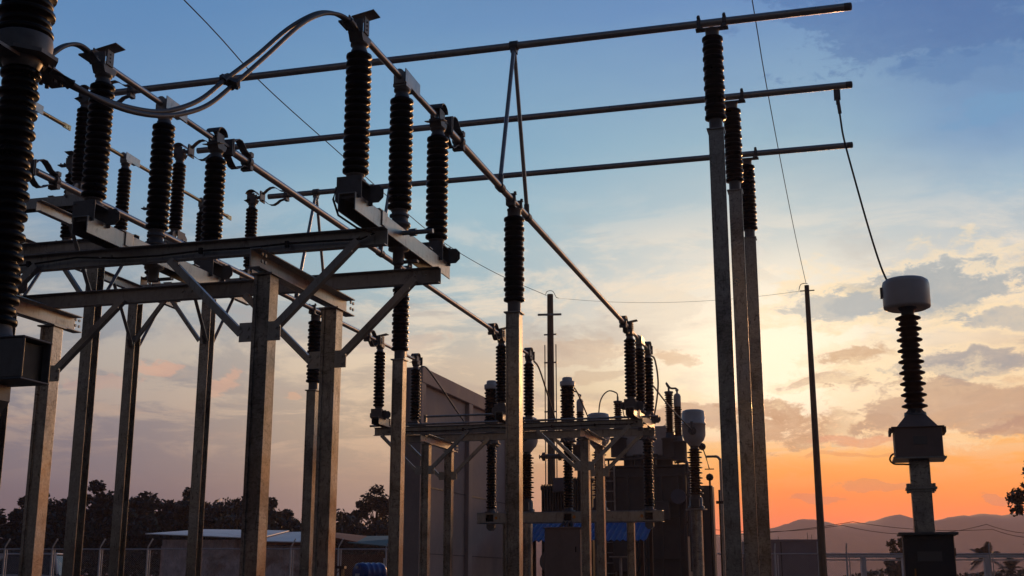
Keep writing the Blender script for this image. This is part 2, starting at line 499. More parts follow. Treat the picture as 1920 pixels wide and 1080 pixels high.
    def prism(self, poly, p, d, u, depth):
        """polygon in plane (d, u) at p extruded by depth along d x u"""
        p, d, u = Vector(p), Vector(d).normalized(), Vector(u).normalized()
        nrm = d.cross(u)
        n = len(poly)
        vs = [p + d * x + u * y - nrm * depth / 2 for x, y in poly] + [p + d * x + u * y + nrm * depth / 2 for x, y in poly]
        fs = [(i, (i + 1) % n, n + (i + 1) % n, n + i) for i in range(n)]
        fs += [tuple(range(n - 1, -1, -1)), tuple(range(n, 2 * n))]
        return self.add(vs, fs)

    def build(self, name, m, parent=None, loc=None, bevel=0.0):
        me = bpy.data.meshes.new(name)
        me.from_pydata(self.v, [], self.f)
        me.polygons.foreach_set('use_smooth', self.s)
        me.materials.append(m)
        me.update()
        o = bpy.data.objects.new(name, me)
        COL.objects.link(o)
        if parent is not None: o.parent = parent
        if loc is not None: o.location = loc
        if bevel:
            b = o.modifiers.new('bevel', 'BEVEL')
            b.width = bevel; b.segments = 2; b.limit_method = 'ANGLE'; b.angle_limit = R(40)
        return o


def tag(o, label=None, cat=None, group=None, kind=None):
    if label: o['label'] = label
    if cat: o['category'] = cat
    if group: o['group'] = group
    if kind: o['kind'] = kind
    return o


def thing(name, loc, rz=0.0, label=None, cat=None, group=None):
    o = bpy.data.objects.new(name, None)
    COL.objects.link(o)
    o.location = loc
    o.rotation_euler = (0, 0, rz)
    o.empty_display_size = 0.2
    return tag(o, label, cat, group)


def kids(o):
    return [c for c in COL.objects if c.parent == o]


def copy_tree(o, parent=None):
    c = o.copy()
    COL.objects.link(c)
    c.parent = parent
    for ch in kids(o):
        copy_tree(ch, c)
    return c


# ------------------------------------------------------------------ setting: ground, hills
def terrain():
    b = MB()
    rings = [0, 6, 12, 20, 30, 45, 65, 90, 130, 200, 320, 520, 840, 1270]
    n = 48
    for r in rings:
        for i in range(n):
            t = 2 * math.pi * i / n
            b.v.append((r * math.sin(t), r * math.cos(t) + 20, random.uniform(-0.03, 0.03) if 3 < r < 800 else -0.02))
    for j in range(len(rings) - 1):
        for i in range(n):
            k = (i + 1) % n
            b.f.append([j * n + i, (j + 1) * n + i, (j + 1) * n + k, j * n + k]); b.s.append(True)
    tag(b.build('ground', M['gravel']), kind='structure')


def ridge(name, pts, d0, depth, seed, base):
    """a long wooded ridge: pts are (azimuth degrees, height metres)"""
    rng = random.Random(seed)
    b = MB()
    azs = np.arange(pts[0][0], pts[-1][0] + 0.01, 0.22)
    hs = np.interp(azs, [p[0] for p in pts], [p[1] for p in pts])
    rows = 9
    ph = [rng.uniform(0, 6.28) for _ in range(8)]
    for a, h in zip(azs, hs * 1.27):
        for r in range(rows):
            t = r / (rows - 1)
            prof = math.sin(math.pi * min(t * 0.5, 0.5)) if t < 1 else 1
            jag = sum(math.sin(a * (1.3 + 1.7 * k) + ph[k] + r * 0.7) / (k + 1.6) for k in range(8)) * 0.02
            d = d0 + depth * t + 12 * math.sin(a * 1.1 + r)
            z = base + h * prof * (1 + jag * (0.5 + 0.5 * t))
            b.v.append((d * math.sin(R(a)), d * math.cos(R(a)), z))
    # back slope
    m = len(azs)
    for i in range(m - 1):
        for r in range(rows - 1):
            b.f.append([i * rows + r, (i + 1) * rows + r, (i + 1) * rows + r + 1, i * rows + r + 1]); b.s.append(True)
    k = len(b.v)
    for a in azs:
        d = d0 + depth * 2
        b.v.append((d * math.sin(R(a)), d * math.cos(R(a)), base - 2))
    for i in range(m - 1):
        b.f.append([i * rows + rows - 1, (i + 1) * rows + rows - 1, k + i + 1, k + i]); b.s.append(True)
    tag(b.build(name, M['hill']), kind='structure')


terrain()
ridge('hills', [(-60, 14), (-40, 17), (-25, 22), (-12, 26), (-6, 29), (-4.6, 29), (-3.2, 33), (-2.2, 37), (-1.6, 37.5), (-0.6, 34), (0.4, 35), (1.3, 37), (2.0, 39.5), (2.8, 36.5), (3.6, 35.5), (4.4, 38), (5.4, 39), (6.2, 38), (7.2, 40), (8.2, 39), (10, 35), (16, 26), (30, 20), (60, 14)], 850, 150, 3, -1)


# ------------------------------------------------------------------ insulators
def shed_profile(z0, z1, core, shed, n, alt=None, thin=0.35):
    """porcelain profile with n sheds; alt = radius of every second shed"""
    pr = [(core * 0.96, z0)]
    h = (z1 - z0) / n
    for i in range(n):
        r = shed if (alt is None or i % 2 == 0) else alt
        a = z0 + h * i
        pr += [(core, a + h * 0.10), (r * 0.93 + core * 0.07, a + h * (0.5 - thin * 0.55)), (r, a + h * (0.5 - thin * 0.25)),
               (r, a + h * (0.5 + thin * 0.1)), (r * 0.94 + core * 0.06, a + h * (0.5 + thin * 0.4)), (core * 1.02, a + h * 0.93)]
    pr.append((core * 0.96, z1))
    return pr


def insulator(parent, o, z0, z1, core, shed, n, alt=None, seg=24, thin=0.35, name='insulator'):
    x, y, z = o
    b = MB().lathe(shed_profile(z0, z1, core, shed, n, alt, thin), seg, (x, y, z))
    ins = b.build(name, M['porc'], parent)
    return ins


def fittings(parent, o, z0, z1, core, top, bot, seg=20, flange=None):
    """grey metal caps above and below a porcelain body, as sub-parts of it"""
    x, y, z = o
    c = core
    MB().lathe([(c * 0.9, z1 - 0.005), (c * 0.9, z1 + top * 0.25), (c * 0.8, z1 + top * 0.3), (c * 0.8, z1 + top * 0.7), (c * 0.98, z1 + top * 0.75), (c * 0.98, z1 + top)], seg, (x, y, z)).build('top_cap', M['cast'], parent)
    fl = flange or c * 1.15
    MB().lathe([(fl, z0 - bot), (fl, z0 - bot * 0.75), (c * 0.9, z0 - bot * 0.7), (c * 0.9, z0 - bot * 0.2), (c, z0 - bot * 0.15), (c, z0 + 0.005)], seg, (x, y, z)).build('base_cap', M['cast'], parent)


# ------------------------------------------------------------------ disconnect switch (axis +Y, origin under the middle insulator)
def make_switch(name, is_open, seg=24):
    t = thing(name, (0, 0, 0))
    H = 1.58
    b = MB()
    b.sec((0, -1.16, 0.077), (0, 1.2, 0.077), [(-.075, -.075), (-.065, -.075), (-.065, .063), (.065, .063), (.065, -.075), (.075, -.075), (.075, .075), (-.075, .075)])
    b.box((0, -0.62, 0.160), (0.17, 0.09, 0.012)); b.box((0, 0.62, 0.160), (0.17, 0.09, 0.012))
    b.box((0.081, -0.55, 0.10), (0.012, 0.12, 0.13)).box((-0.081, 0.55, 0.10), (0.012, 0.12, 0.13))
    base = b.build('base_channel', M['galv'], t, bevel=0.004)
    for s in (-1, 1):
        e = MB()
        y = s * 1.0
        e.box((0, y - 0.118, 0.205), (0.215, 0.010, 0.185))
        e.box((0, y + 0.118, 0.205), (0.215, 0.010, 0.185))
        e.box((0, y, 0.275), (0.19, 0.226, 0.014))
        oc = [(-.03, -.07), (.045, -.07), (.085, -.03), (.085, .035), (.045, .075), (-.03, .075)]
        e.prism(oc, (0.125, y + 0.09, 0.20), (1, 0, 0), (0, 0, 1), 0.010)
        e.prism([(-a, c) for a, c in oc][::-1], (-0.125, y + 0.09, 0.20), (1, 0, 0), (0, 0, 1), 0.010)
        for dx in (-.08, .08):
            for dz in (.135, .27):
                e.bolt((dx, y - 0.123, dz), (0, -1, 0), 0.009, 0.01)
        for dz in (0.175, 0.235):
            e.bolt((0.185, y + 0.085, dz), (0, -1, 0), 0.011, 0.012)
        e.build('end_bracket', M['cast'], t, bevel=0.003)
    for y in (-1.0, 0.0, 1.0):
        ins = insulator(t, (0, y, 0), 0.345, 1.395, 0.077, 0.106, 16, None, seg, 0.44)
        fittings(ins, (0, y, 0), 0.345, 1.395, 0.075, 0.085, 0.062 if y else 0.06, 18)
    # rotating bearing under the middle stack
    MB().lathe([(0.05, -0.14), (0.05, -0.03), (0.09, -0.02), (0.09, -0.001)], 14).box((0.05, 0.06, -0.11), (0.22, 0.05, 0.02)).build('crank_shaft', M['cast'], t)
    MB().lathe([(0.075, 0.154), (0.075, 0.19), (0.10, 0.195), (0.10, 0.225), (0.065, 0.23), (0.065, 0.285)], 18).build('bearing', M['cast'], t)
    # fixed jaws at both ends
    j = MB()
    j.prism([(-.07, 0), (.07, 0), (.10, .055), (.10, .075), (-.10, .075), (-.10, .055)], (0, -1.0, 1.478), (0, 1, 0), (0, 0, 1), 0.12)
    j.box((-0.065, -1.02, 1.63), (0.012, 0.13, 0.16)).box((0.065, -1.02, 1.62), (0.012, 0.10, 0.14))
    j.box((0, -1.09, 1.60), (0.13, 0.012, 0.12))
    j.box((0.05, -1.0, 1.716), (0.20, 0.15, 0.010), mtx=Matrix.Rotation(R(-10), 3, 'Y'))
    j.box((-0.02, -1.19, 1.565), (0.11, 0.17, 0.018))
    for dx in (-.05, .02):
        for dy in (-.03, .04): j.bolt((dx, -1.19 + dy, 1.574), (0, 0, 1))
    for dz in (-.035, .0, .035): j.bolt((0.071, -1.02, 1.62 + dz), (1, 0, 0), 0.009, 0.008)
    j.build('jaw', M['cast'], t, bevel=0.003)
    k = MB()
    k.prism([(-.07, 0), (.07, 0), (.10, .05), (.10, .07), (-.10, .07), (-.10, .05)], (0, 1.0, 1.478), (0, 1, 0), (0, 0, 1), 0.12)
    k.box((0.045, 0.985, 1.60), (0.012, 0.15, 0.11)).box((-0.045, 0.985, 1.60), (0.012, 0.15, 0.11))
    hood = [(0.085 * math.cos(a) * 1.2, 0.075 * math.sin(a)) for a in [R(d) for d in (0, 20, 40, 60, 80, 100, 120, 140, 160, 180)]]
    hood += [(x * 0.9, z * 0.86) for x, z in hood[::-1]]
    k.prism(hood, (0, 0.99, 1.645), (0, 1, 0), (0, 0, 1), 0.15)
    k.box((0, 0.93, 1.53), (0.20, 0.10, 0.010), mtx=Matrix.Rotation(R(14), 3, 'X'))
    k.bar((0, 1.03, 1.58), (0, 1.18, 1.58), 0.10, 0.03)
    k.box((0, 1.185, 1.58), (0.16, 0.014, 0.17))
    k.build('jaw', M['cast'], t, bevel=0.003)
    # the moving blade
    bl = MB()
    ends = (-0.96, 0.86)
    bl.cyl((0, ends[0], H), (0, ends[1], H), 0.029, 14)
    bl.bar((0, ends[1] - 0.02, H), (0, ends[1] + 0.15, H), 0.022, 0.075)
    bl.bar((0, ends[0] - 0.09, H), (0, ends[0] + 0.02, H), 0.022, 0.060)
    for dy in (0.03, 0.10):
        for dz in (-.018, .018):
            bl.bolt((0.011, ends[1] + dy, H + dz), (1, 0, 0), 0.010, 0.008)
    blade = bl.build('blade', M['copper'] if is_open else M['alu'], t)
    cl = MB()
    cl.box((0, 0, 1.505), (0.13, 0.13, 0.03)).box((0, 0, 1.565), (0.105, 0.17, 0.11))
    cl.cyl((0, -0.09, H + 0.02), (0, 0.09, H + 0.02), 0.048, 14)
    cl.bar((0.060, -0.085, 1.585), (0.060, 0.30, 1.575), 0.010, 0.13)
    cl.bar((0, 0.08, 1.59), (0, 0.27, 1.585), 0.07, 0.09)
    clamp = cl.build('blade_clamp', M['galv'], t, bevel=0.004)
    if is_open:
        blade.rotation_euler = (0, 0, R(90)); clamp.rotation_euler = (0, 0, R(90))
    return t


ZS = 2.80 + EYE            # underside of the lower switch bases
XA, XB, XC = -3.67, -6.07, -8.47
sw = make_switch('disconnect_switch', False)
near_lab = {XA: 'closed disconnect switch with three dark insulators, nearest to camera, fed by the twin looping cables',
            XB: 'closed disconnect switch in the middle of the near steel frame',
            XC: 'closed disconnect switch at the left end of the near frame, mostly behind the breaker pole'}
far_lab = {XA: 'small distant closed disconnect switch, three insulators bunched against the sunlit cloud',
           XB: 'small distant disconnect switch partly behind the tall post of the middle lower busbar',
           XC: 'small distant disconnect switch in front of the concrete fire wall'}
first = True
for y0, labs, grp in ((9.6, near_lab, 'closed switches on the near steel frame'), (22.3, far_lab, 'closed switches on the distant steel frame')):
    for xx in (XA, XB, XC):
        o = sw if first else copy_tree(sw)
        first = False
        o.location = (xx, y0, ZS)
        tag(o, labs[xx], 'disconnect switch', grp)
so = make_switch('disconnect_switch', True)
ZS2 = 4.82 + EYE
for i, (yy, lab) in enumerate(((13.42, 'open disconnect switch ending the highest crossing busbar, its copper blade pointing forward'),
                               (15.78, 'open disconnect switch ending the middle crossing busbar, its copper blade swung out'),
                               (18.18, 'open disconnect switch ending the lowest crossing busbar, behind the near frame'))):
    o = so if i == 0 else copy_tree(so)
    o.location = (-10.61 - (0.06 if i == 0 else 0), yy, ZS2)
    o.scale = (1, 0.95, 1)
    o.rotation_euler = (0, 0, R(-90))
    tag(o, lab, 'disconnect switch', 'open switches on the tall rear frame')


# ------------------------------------------------------------------ steel frames
def gusset(b, p, w=0.12, h=0.16):
    b.box(p, (w, 0.010, h))
    b.bolt((p[0] + 0.02, p[1] - 0.006, p[2] + 0.03), (0, -1, 0), 0.016, 0.012)
    b.bolt((p[0] + 0.02, p[1] - 0.006, p[2] - 0.04), (0, -1, 0), 0.016, 0.012)


def make_frame(name):
    """frame under three switches; origin on the ground midway between its four columns"""
    t = thing(name, (0, 0, 0))
    Zt = 2.45 + EYE
    dx, dy = 1.52, 0.68
    for sx in (-1, 1):
        for sy in (-1, 1):
            x, y = sx * dx, sy * dy
            c = MB().colsec((x, y, 0.02), (x, y, Zt), 0.150, 0.155, 0.03, 0.02, (0, 1, 0)).build('column', M['column'], t, bevel=0.003)
            MB().box((x, y, 0.012), (0.3, 0.3, 0.024)).build('base_plate', M['galv'], c)
            MB().box((x, y, Zt + 0.007), (0.2, 0.2, 0.014)).build('cap_plate', M['galv'], c)
            yf = y - 0.084
            for s in (-1, 1):
                z0, z1, xo = 1.98 + EYE, 2.66 + EYE, 0.86
                a = MB()
                gusset(a, (x + s * 0.125, yf + 0.012, z0 - 0.01))
                a.lsec((x + s * 0.15, yf, z0), (x + s * xo, yf, z1), 0.062, 0.008, (0, 1, 0), 1)
                for q_ in (0.04, 0.90, 0.96): a.bolt((x + s * (0.15 + (xo - 0.15) * q_), yf - 0.0, z0 + (z1 - z0) * q_ + 0.0), (0, -1, 0), 0.013, 0.014)
                a.build('knee_brace', M['galv'], t)
        x = sx * dx
        yb = MB().csec((x, -dy - 0.22, 2.56 + EYE), (x, dy + 0.42, 2.56 + EYE), 0.10, 0.17, 0.012, 1)
        for dd in (0.30, 0.36):
            for dz in (-.03, .03):
                yb.bolt((x + 0.05, dy + dd, 2.56 + EYE + dz), (1, 0, 0), 0.016, 0.012)
                yb.bolt((x + 0.05, -dy - 0.2 + (dd - .3), 2.56 + EYE + dz), (1, 0, 0), 0.016, 0.012)
        yb.build('bearer', M['galv'], t, bevel=0.003)
    for sy in (-1, 1):
        y = sy * dy
        xb = MB().csec((-2.58, y, 2.722 + EYE), (2.58, y, 2.722 + EYE), 0.075, 0.152, 0.010, 1)
        for x in (-2.4, 0, 2.4):
            for ddx in (-.05, .05):
                xb.bolt((x + ddx, y - 0.036, 2.722 + EYE), (0, -1, 0), 0.014, 0.02)
        xb.build('cross_beam', M['galv'], t, bevel=0.003)
    return t


fr = make_frame('switch_support_frame')
fr.location = (-6.11, 9.63, 0)
tag(fr, 'near galvanised steel frame on four tall columns carrying the three largest switches', 'steel frame', 'steel switch frames')
f2 = copy_tree(fr)
f2.location = (-6.11, 22.33, 0)
tag(f2, 'distant low steel frame in front of the breaker, carrying three small switches', 'steel frame', 'steel switch frames')


def tall_frame():
    t = thing('switch_support_frame', (-10.58, 15.78, 0), 0, 'tall steel frame behind the near one, carrying the open switches of the crossing busbars', 'steel frame', 'steel switch frames')
    Zt = 4.45 + EYE
    dx, dy = 0.68, 1.56
    for sx in (-1, 1):
        for sy in (-1, 1):
            x, y = sx * dx, sy * dy
            c = MB().hsec((x, y, 0.02), (x, y, Zt), 0.17, 0.17, 0.012, (1, 0, 0)).build('column', M['column'], t, bevel=0.003)
            MB().box((x, y, 0.012), (0.32, 0.32, 0.024)).build('base_plate', M['galv'], c)
            for s in (-1, 1):
                z0, z1, yo = 3.75 + EYE, 4.2 + EYE, 0.72
                a = MB()
                a.box((x, y + s * 0.13, z0 - 0.01), (0.010, 0.11, 0.14))
                a.lsec((x + 0.012, y + s * 0.09, z0 - 0.04), (x + 0.012, y + s * yo, Zt + 0.168), 0.06, 0.008, (1, 0, 0), 1)
                a.build('knee_brace', M['galv'], t)
                if s == -sx:
                    k = MB()
                    k.lsec((x + s * 0.07, y - 0.092, z0), (x + s * 0.62, y - 0.092, Zt), 0.06, 0.008, (0, 1, 0), 1)
                    k.build('knee_brace', M['galv'], t)
    for sy in (-1, 1):
        y = sy * dy
        MB().csec((-1.3, y, Zt + 0.085), (1.3, y, Zt + 0.085), 0.10, 0.165, 0.012, 1).build('bearer', M['galv'], t, bevel=0.003)
    for sx in (-1, 1):
        x = sx * dx
        MB().csec((x, -2.9, Zt + 0.245), (x, 2.9, Zt + 0.245), 0.08, 0.15, 0.010, 1).build('cross_beam', M['galv'], t, bevel=0.003)
    return t


tall_frame()

# operating rods and earth cables of the near and the distant frame
for i, (y, lab) in enumerate(((9.50, 'thin horizontal operating pipe linking the three near switches'), (22.2, 'thin horizontal operating pipe linking the three distant switches'))):
    z = 2.905 + EYE
    a = MB().cyl((-9.0, y, z), (-3.32, y, z), 0.021, 12)
    for x in (XA, XB, XC):
        a.cyl((x - 0.12, y, z), (x - 0.06, y, z), 0.034, 12).cyl((x + 0.14, y, z), (x + 0.20, y, z), 0.034, 12)
    tag(a.build('operating_rod', M['galv']), lab, 'pipe', 'operating pipes')
z = 3.03 + EYE
a = MB().cyl((-7.80, 22.05, z), (-6.20, 22.05, z), 0.02, 10)
a.box((-7.80, 22.05, z - 0.04), (0.05, 0.06, 0.14)).box((-6.20, 22.05, z - 0.04), (0.05, 0.06, 0.14))
tag(a.build('operating_rod', M['galv']), 'short upper operating pipe between the left and middle distant switches', 'pipe', 'operating pipes')
for i, (y, lab) in enumerate(((8.905, 'black earthing cable clipped along the front beam of the near frame'), (21.605, 'black earthing cable sagging along the front beam of the distant frame'))):
    z = 2.715 + EYE
    pts = [(-3.78, y - .42, z + .30), (-3.80, y - .43, z + .20), (-3.80, y - .32, z + .10), (-3.74, y - .08, z + 0.06), (-3.62, y + .012, z + .03), (-3.74, y + .012, z - .01), (-4.0, y + .012, z - 0.005), (-4.4, y + .012, z), (-4.75, y + .012, z - .012), (-5.2, y + .012, z - .005), (-5.6, y + .012, z - .02), (-6.0, y + .005, z - .015), (-6.4, y + .005, z + .02), (-6.9, y + .01, z - 0.01), (-7.4, y + .01, z - .02), (-8.4, y + .01, z - .01)]
    a = MB().tube(pts, 0.009, 8)
    for x in (-4.4, -5.2, -6.9): a.box((x, y + 0.012, z - 0.005), (0.03, 0.03, 0.05))
    tag(a.build('earth_cable', M['black']), lab, 'cable', 'earthing cables')


# ------------------------------------------------------------------ busbars
def strap_set(b, p, d):
    """expansion connector: plate at p, two bowed straps to a ring clamp, running along unit vector d"""
    p = Vector(p); d = Vector(d)
    s = d.cross(Vector((0, 0, 1)))
    up = Vector((0, 0, 1))
    b.bar(p, p + d * 0.014, 0.17, 0.19)
    ring = p + d * 0.46
    b.cyl(ring - d * 0.03, ring + d * 0.03, 0.066, 16)
    for sg in (-1, 1):
        base = up * (sg * 0.075)
        b.bar(ring + base - d * 0.03, ring + base + d * 0.03, 0.12, 0.05)
        prof = [(0.01, 0.05), (0.05, 0.07), (0.10, 0.115), (0.16, 0.150), (0.23, 0.155), (0.29, 0.125), (0.34, 0.085), (0.40, 0.070), (0.46, 0.075)]
        b.ribbon([p + d * u + up * (sg * v) + s * (0.015 * sg) for u, v in prof], 0.085, 0.007, s)


def bus(name, p, q, r, start, end, cap, label, group, mid=()):
    p, q = Vector(p), Vector(q)
    d = (q - p).normalized()
    L = (q - p).length
    t = thing(name, p, 0, label, 'busbar', group)
    a = d * (0.12 if start else 0); e = d * (L - (0.12 if end else 0))
    b = MB().cyl(a, e, r, 24)
    for m_ in mid: b.cyl(d * m_, d * (m_ + 0.03), r * 1.04, 24)
    b.build('tube', M['alu'], t)
    if start:
        k = MB(); strap_set(k, (0, 0, 0), d); k.build('expansion_joint', M['cast'], t)
    if end:
        k = MB(); strap_set(k, d * L, -d); k.build('expansion_joint', M['cast'], t)
    if cap:
        MB().lathe([(r * 1.03, -0.05), (r * 1.03, 0.02), (r * 0.85, 0.035), (0.001, 0.04)], 20, d * L, d).build('end_cap', M['cast'], t)
    return t


ZA, ZT = 4.38 + EYE, 6.40 + EYE
for xx, lab in ((XA, 'long lower busbar running away from camera, nearest one, dropping towards the sun'),
                (XB, 'long lower busbar running away, between the two other receding ones'),
                (XC, 'long lower busbar running away, lowest and farthest left in the picture')):
    bus('bus_tube', (xx, 10.80, ZA), (xx, 21.10, ZA), 0.040, True, True, False, lab, 'lower receding busbars', (4.2, 7.7))
TY = (13.42, 15.78, 18.18)
for yy, lab in zip(TY, ('upper busbar crossing the sky, topmost of three with free right ends',
                        'upper busbar crossing the sky, second from top, a cable hanging from its right end',
                        'upper busbar crossing the sky, lowest of three with free right ends')):
    bus('bus_tube', (-9.48, yy, ZT), (0.32, yy, ZT), 0.046, True, False, True, lab, 'upper crossing busbars', (5.2,))


# ------------------------------------------------------------------ bus support posts (origin at ground, axis height given)
def make_post(zax, along, seg=26, box=False):
    t = thing('bus_support_post', (0, 0, 0))
    za = zax
    ztop = za - 0.185; zbot = za - 1.225; zpl = za - 1.355
    if box:
        c = MB().sec((0, 0, 0.02), (0, 0, zpl - 0.012), [(-.082, -.082), (.072, -.082), (.082, -.074), (.082, .082), (-.082, .082)], (0, 1, 0))
        c.bar((0.088, -0.07, 0.02), (0.088, -0.07, zpl - 0.012), 0.012, 0.02, (0, 1, 0))
    else:
        c = MB().colsec((0, 0, 0.02), (0, 0, zpl - 0.012), 0.16, 0.16, 0.02, 0.012, (0, 1, 0))
    col = c.build('column', M['column'], t, bevel=0.003)
    MB().box((0, 0, 0.012), (0.34, 0.34, 0.024)).build('base_plate', M['galv'], col)
    MB().box((0, 0, zpl - 0.004), (0.20, 0.20, 0.016)).build('cap_plate', M['galv'], col)
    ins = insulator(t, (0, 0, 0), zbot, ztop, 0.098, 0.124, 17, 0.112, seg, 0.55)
    MB().lathe([(0.078, zpl + 0.004), (0.078, zbot + 0.005)], 22).build('base_cap', M['cast'], ins)
    MB().lathe([(0.080, ztop - 0.005), (0.080, ztop + 0.075), (0.086, ztop + 0.08), (0.086, ztop + 0.095)], 22).build('top_cap', M['cast'], ins)
    k = MB()
    d = Vector((0, 1, 0)) if along == 'Y' else Vector((1, 0, 0))
    s = Vector((1, 0, 0)) if along == 'Y' else Vector((0, 1, 0))
    k.bar(d * -0.19 + Vector((0, 0, ztop + 0.103)), d * 0.19 + Vector((0, 0, ztop + 0.103)), 0.09, 0.016)
    for sg in (-1, 1):
        c0 = d * (0.15 * sg)
        zc = za
        k.cyl(c0 - d * 0.022 + Vector((0, 0, zc)), c0 + d * 0.022 + Vector((0, 0, zc)), 0.060, 18)
        k.bar(c0 - s * 0.055 + Vector((0, 0, zc - 0.06)), c0 + s * 0.055 + Vector((0, 0, zc - 0.06)), 0.05, 0.045)
        k.bar(c0 * 0.75 + Vector((0, 0, ztop + 0.10)), c0 + Vector((0, 0, zc - 0.05)), 0.05, 0.04, s)
        for e2 in (-1, 1):
            k.cyl(c0 + s * (0.052 * e2) + Vector((0, 0, zc - 0.03)), c0 + s * (0.052 * e2) + Vector((0, 0, zc + 0.085)), 0.010, 8)
            k.lathe([(0.018, 0), (0.018, 0.02)], 6, c0 + s * (0.052 * e2) + Vector((0, 0, zc + 0.062)), (0, 0, 1), True, False)
        k.bar(c0 - s * 0.07 + Vector((0, 0, zc + 0.054)), c0 + s * 0.07 + Vector((0, 0, zc + 0.054)), 0.04, 0.014)
    k.build('tube_clamp', M['cast'], t)
    return t


pa = make_post(ZA, 'Y')
for i, (xx, yy, lab) in enumerate(((XA, 13.42, 'steel post with ribbed insulator holding the nearest receding busbar, in the middle of the picture'),
                                   (XB, 16.02, 'steel post with insulator holding the middle receding busbar, beside the fire wall'),
                                   (XC, 18.36, 'steel post with insulator mostly hidden behind the near frame column, holding the leftmost receding busbar'))):
    o = pa if i == 0 else copy_tree(pa)
    o.location = (xx, yy, 0)
    tag(o, lab, 'support post', 'posts under the lower busbars')
pt = make_post(ZT, 'X', box=True)
for i, (yy, lab) in enumerate(zip(TY, ('tallest looking steel post with insulator near the right, holding the topmost crossing busbar',
                                       'steel post with streaked face between its two neighbours, holding the second crossing busbar',
                                       'rearmost steel post of the right hand row, holding the lowest crossing busbar'))):
    o = pt if i == 0 else copy_tree(pt)
    o.location = (-1.245, yy, 0)
    tag(o, lab, 'support post', 'posts under the upper busbars')


# ------------------------------------------------------------------ V droppers between the two levels
def make_vee():
    t = thing('vee_dropper', (0, 0, 0))
    h = ZT - ZA
    top = h - 0.06
    k = MB()
    k.cyl((-0.05, 0, h), (0.05, 0, h), 0.062, 18).box((0, 0, h - 0.07), (0.07, 0.10, 0.06))
    k.build('tube_clamp', M['cast'], t)
    for s in (-1, 1):
        r = MB().cyl((0, 0.03 * s, top - 0.03), (0, 0.60 * s, 0.10), 0.026, 12).build('rod', M['alu'], t)
        MB().cyl((0, 0.585 * s, 0.15), (0, 0.60 * s, 0.03), 0.034, 12).cyl((0, 0.545 * s, 0.0), (0, 0.665 * s, 0.0), 0.052, 16).build('foot_clamp', M['cast'], r)
    return t


ve = make_vee()
for i, (xx, yy, lab) in enumerate(((XA, 13.42, 'inverted V of two rods joining the topmost crossing busbar to the nearest receding one'),
                                   (XB, 15.78, 'inverted V of two rods half hidden behind the near switch insulators'),
                                   (XC, 18.18, 'inverted V of two rods seen above the front beam of the near frame'))):
    o = ve if i == 0 else copy_tree(ve)
    o.location = (xx, yy, ZA)
    tag(o, lab, 'busbar dropper', 'V shaped droppers')


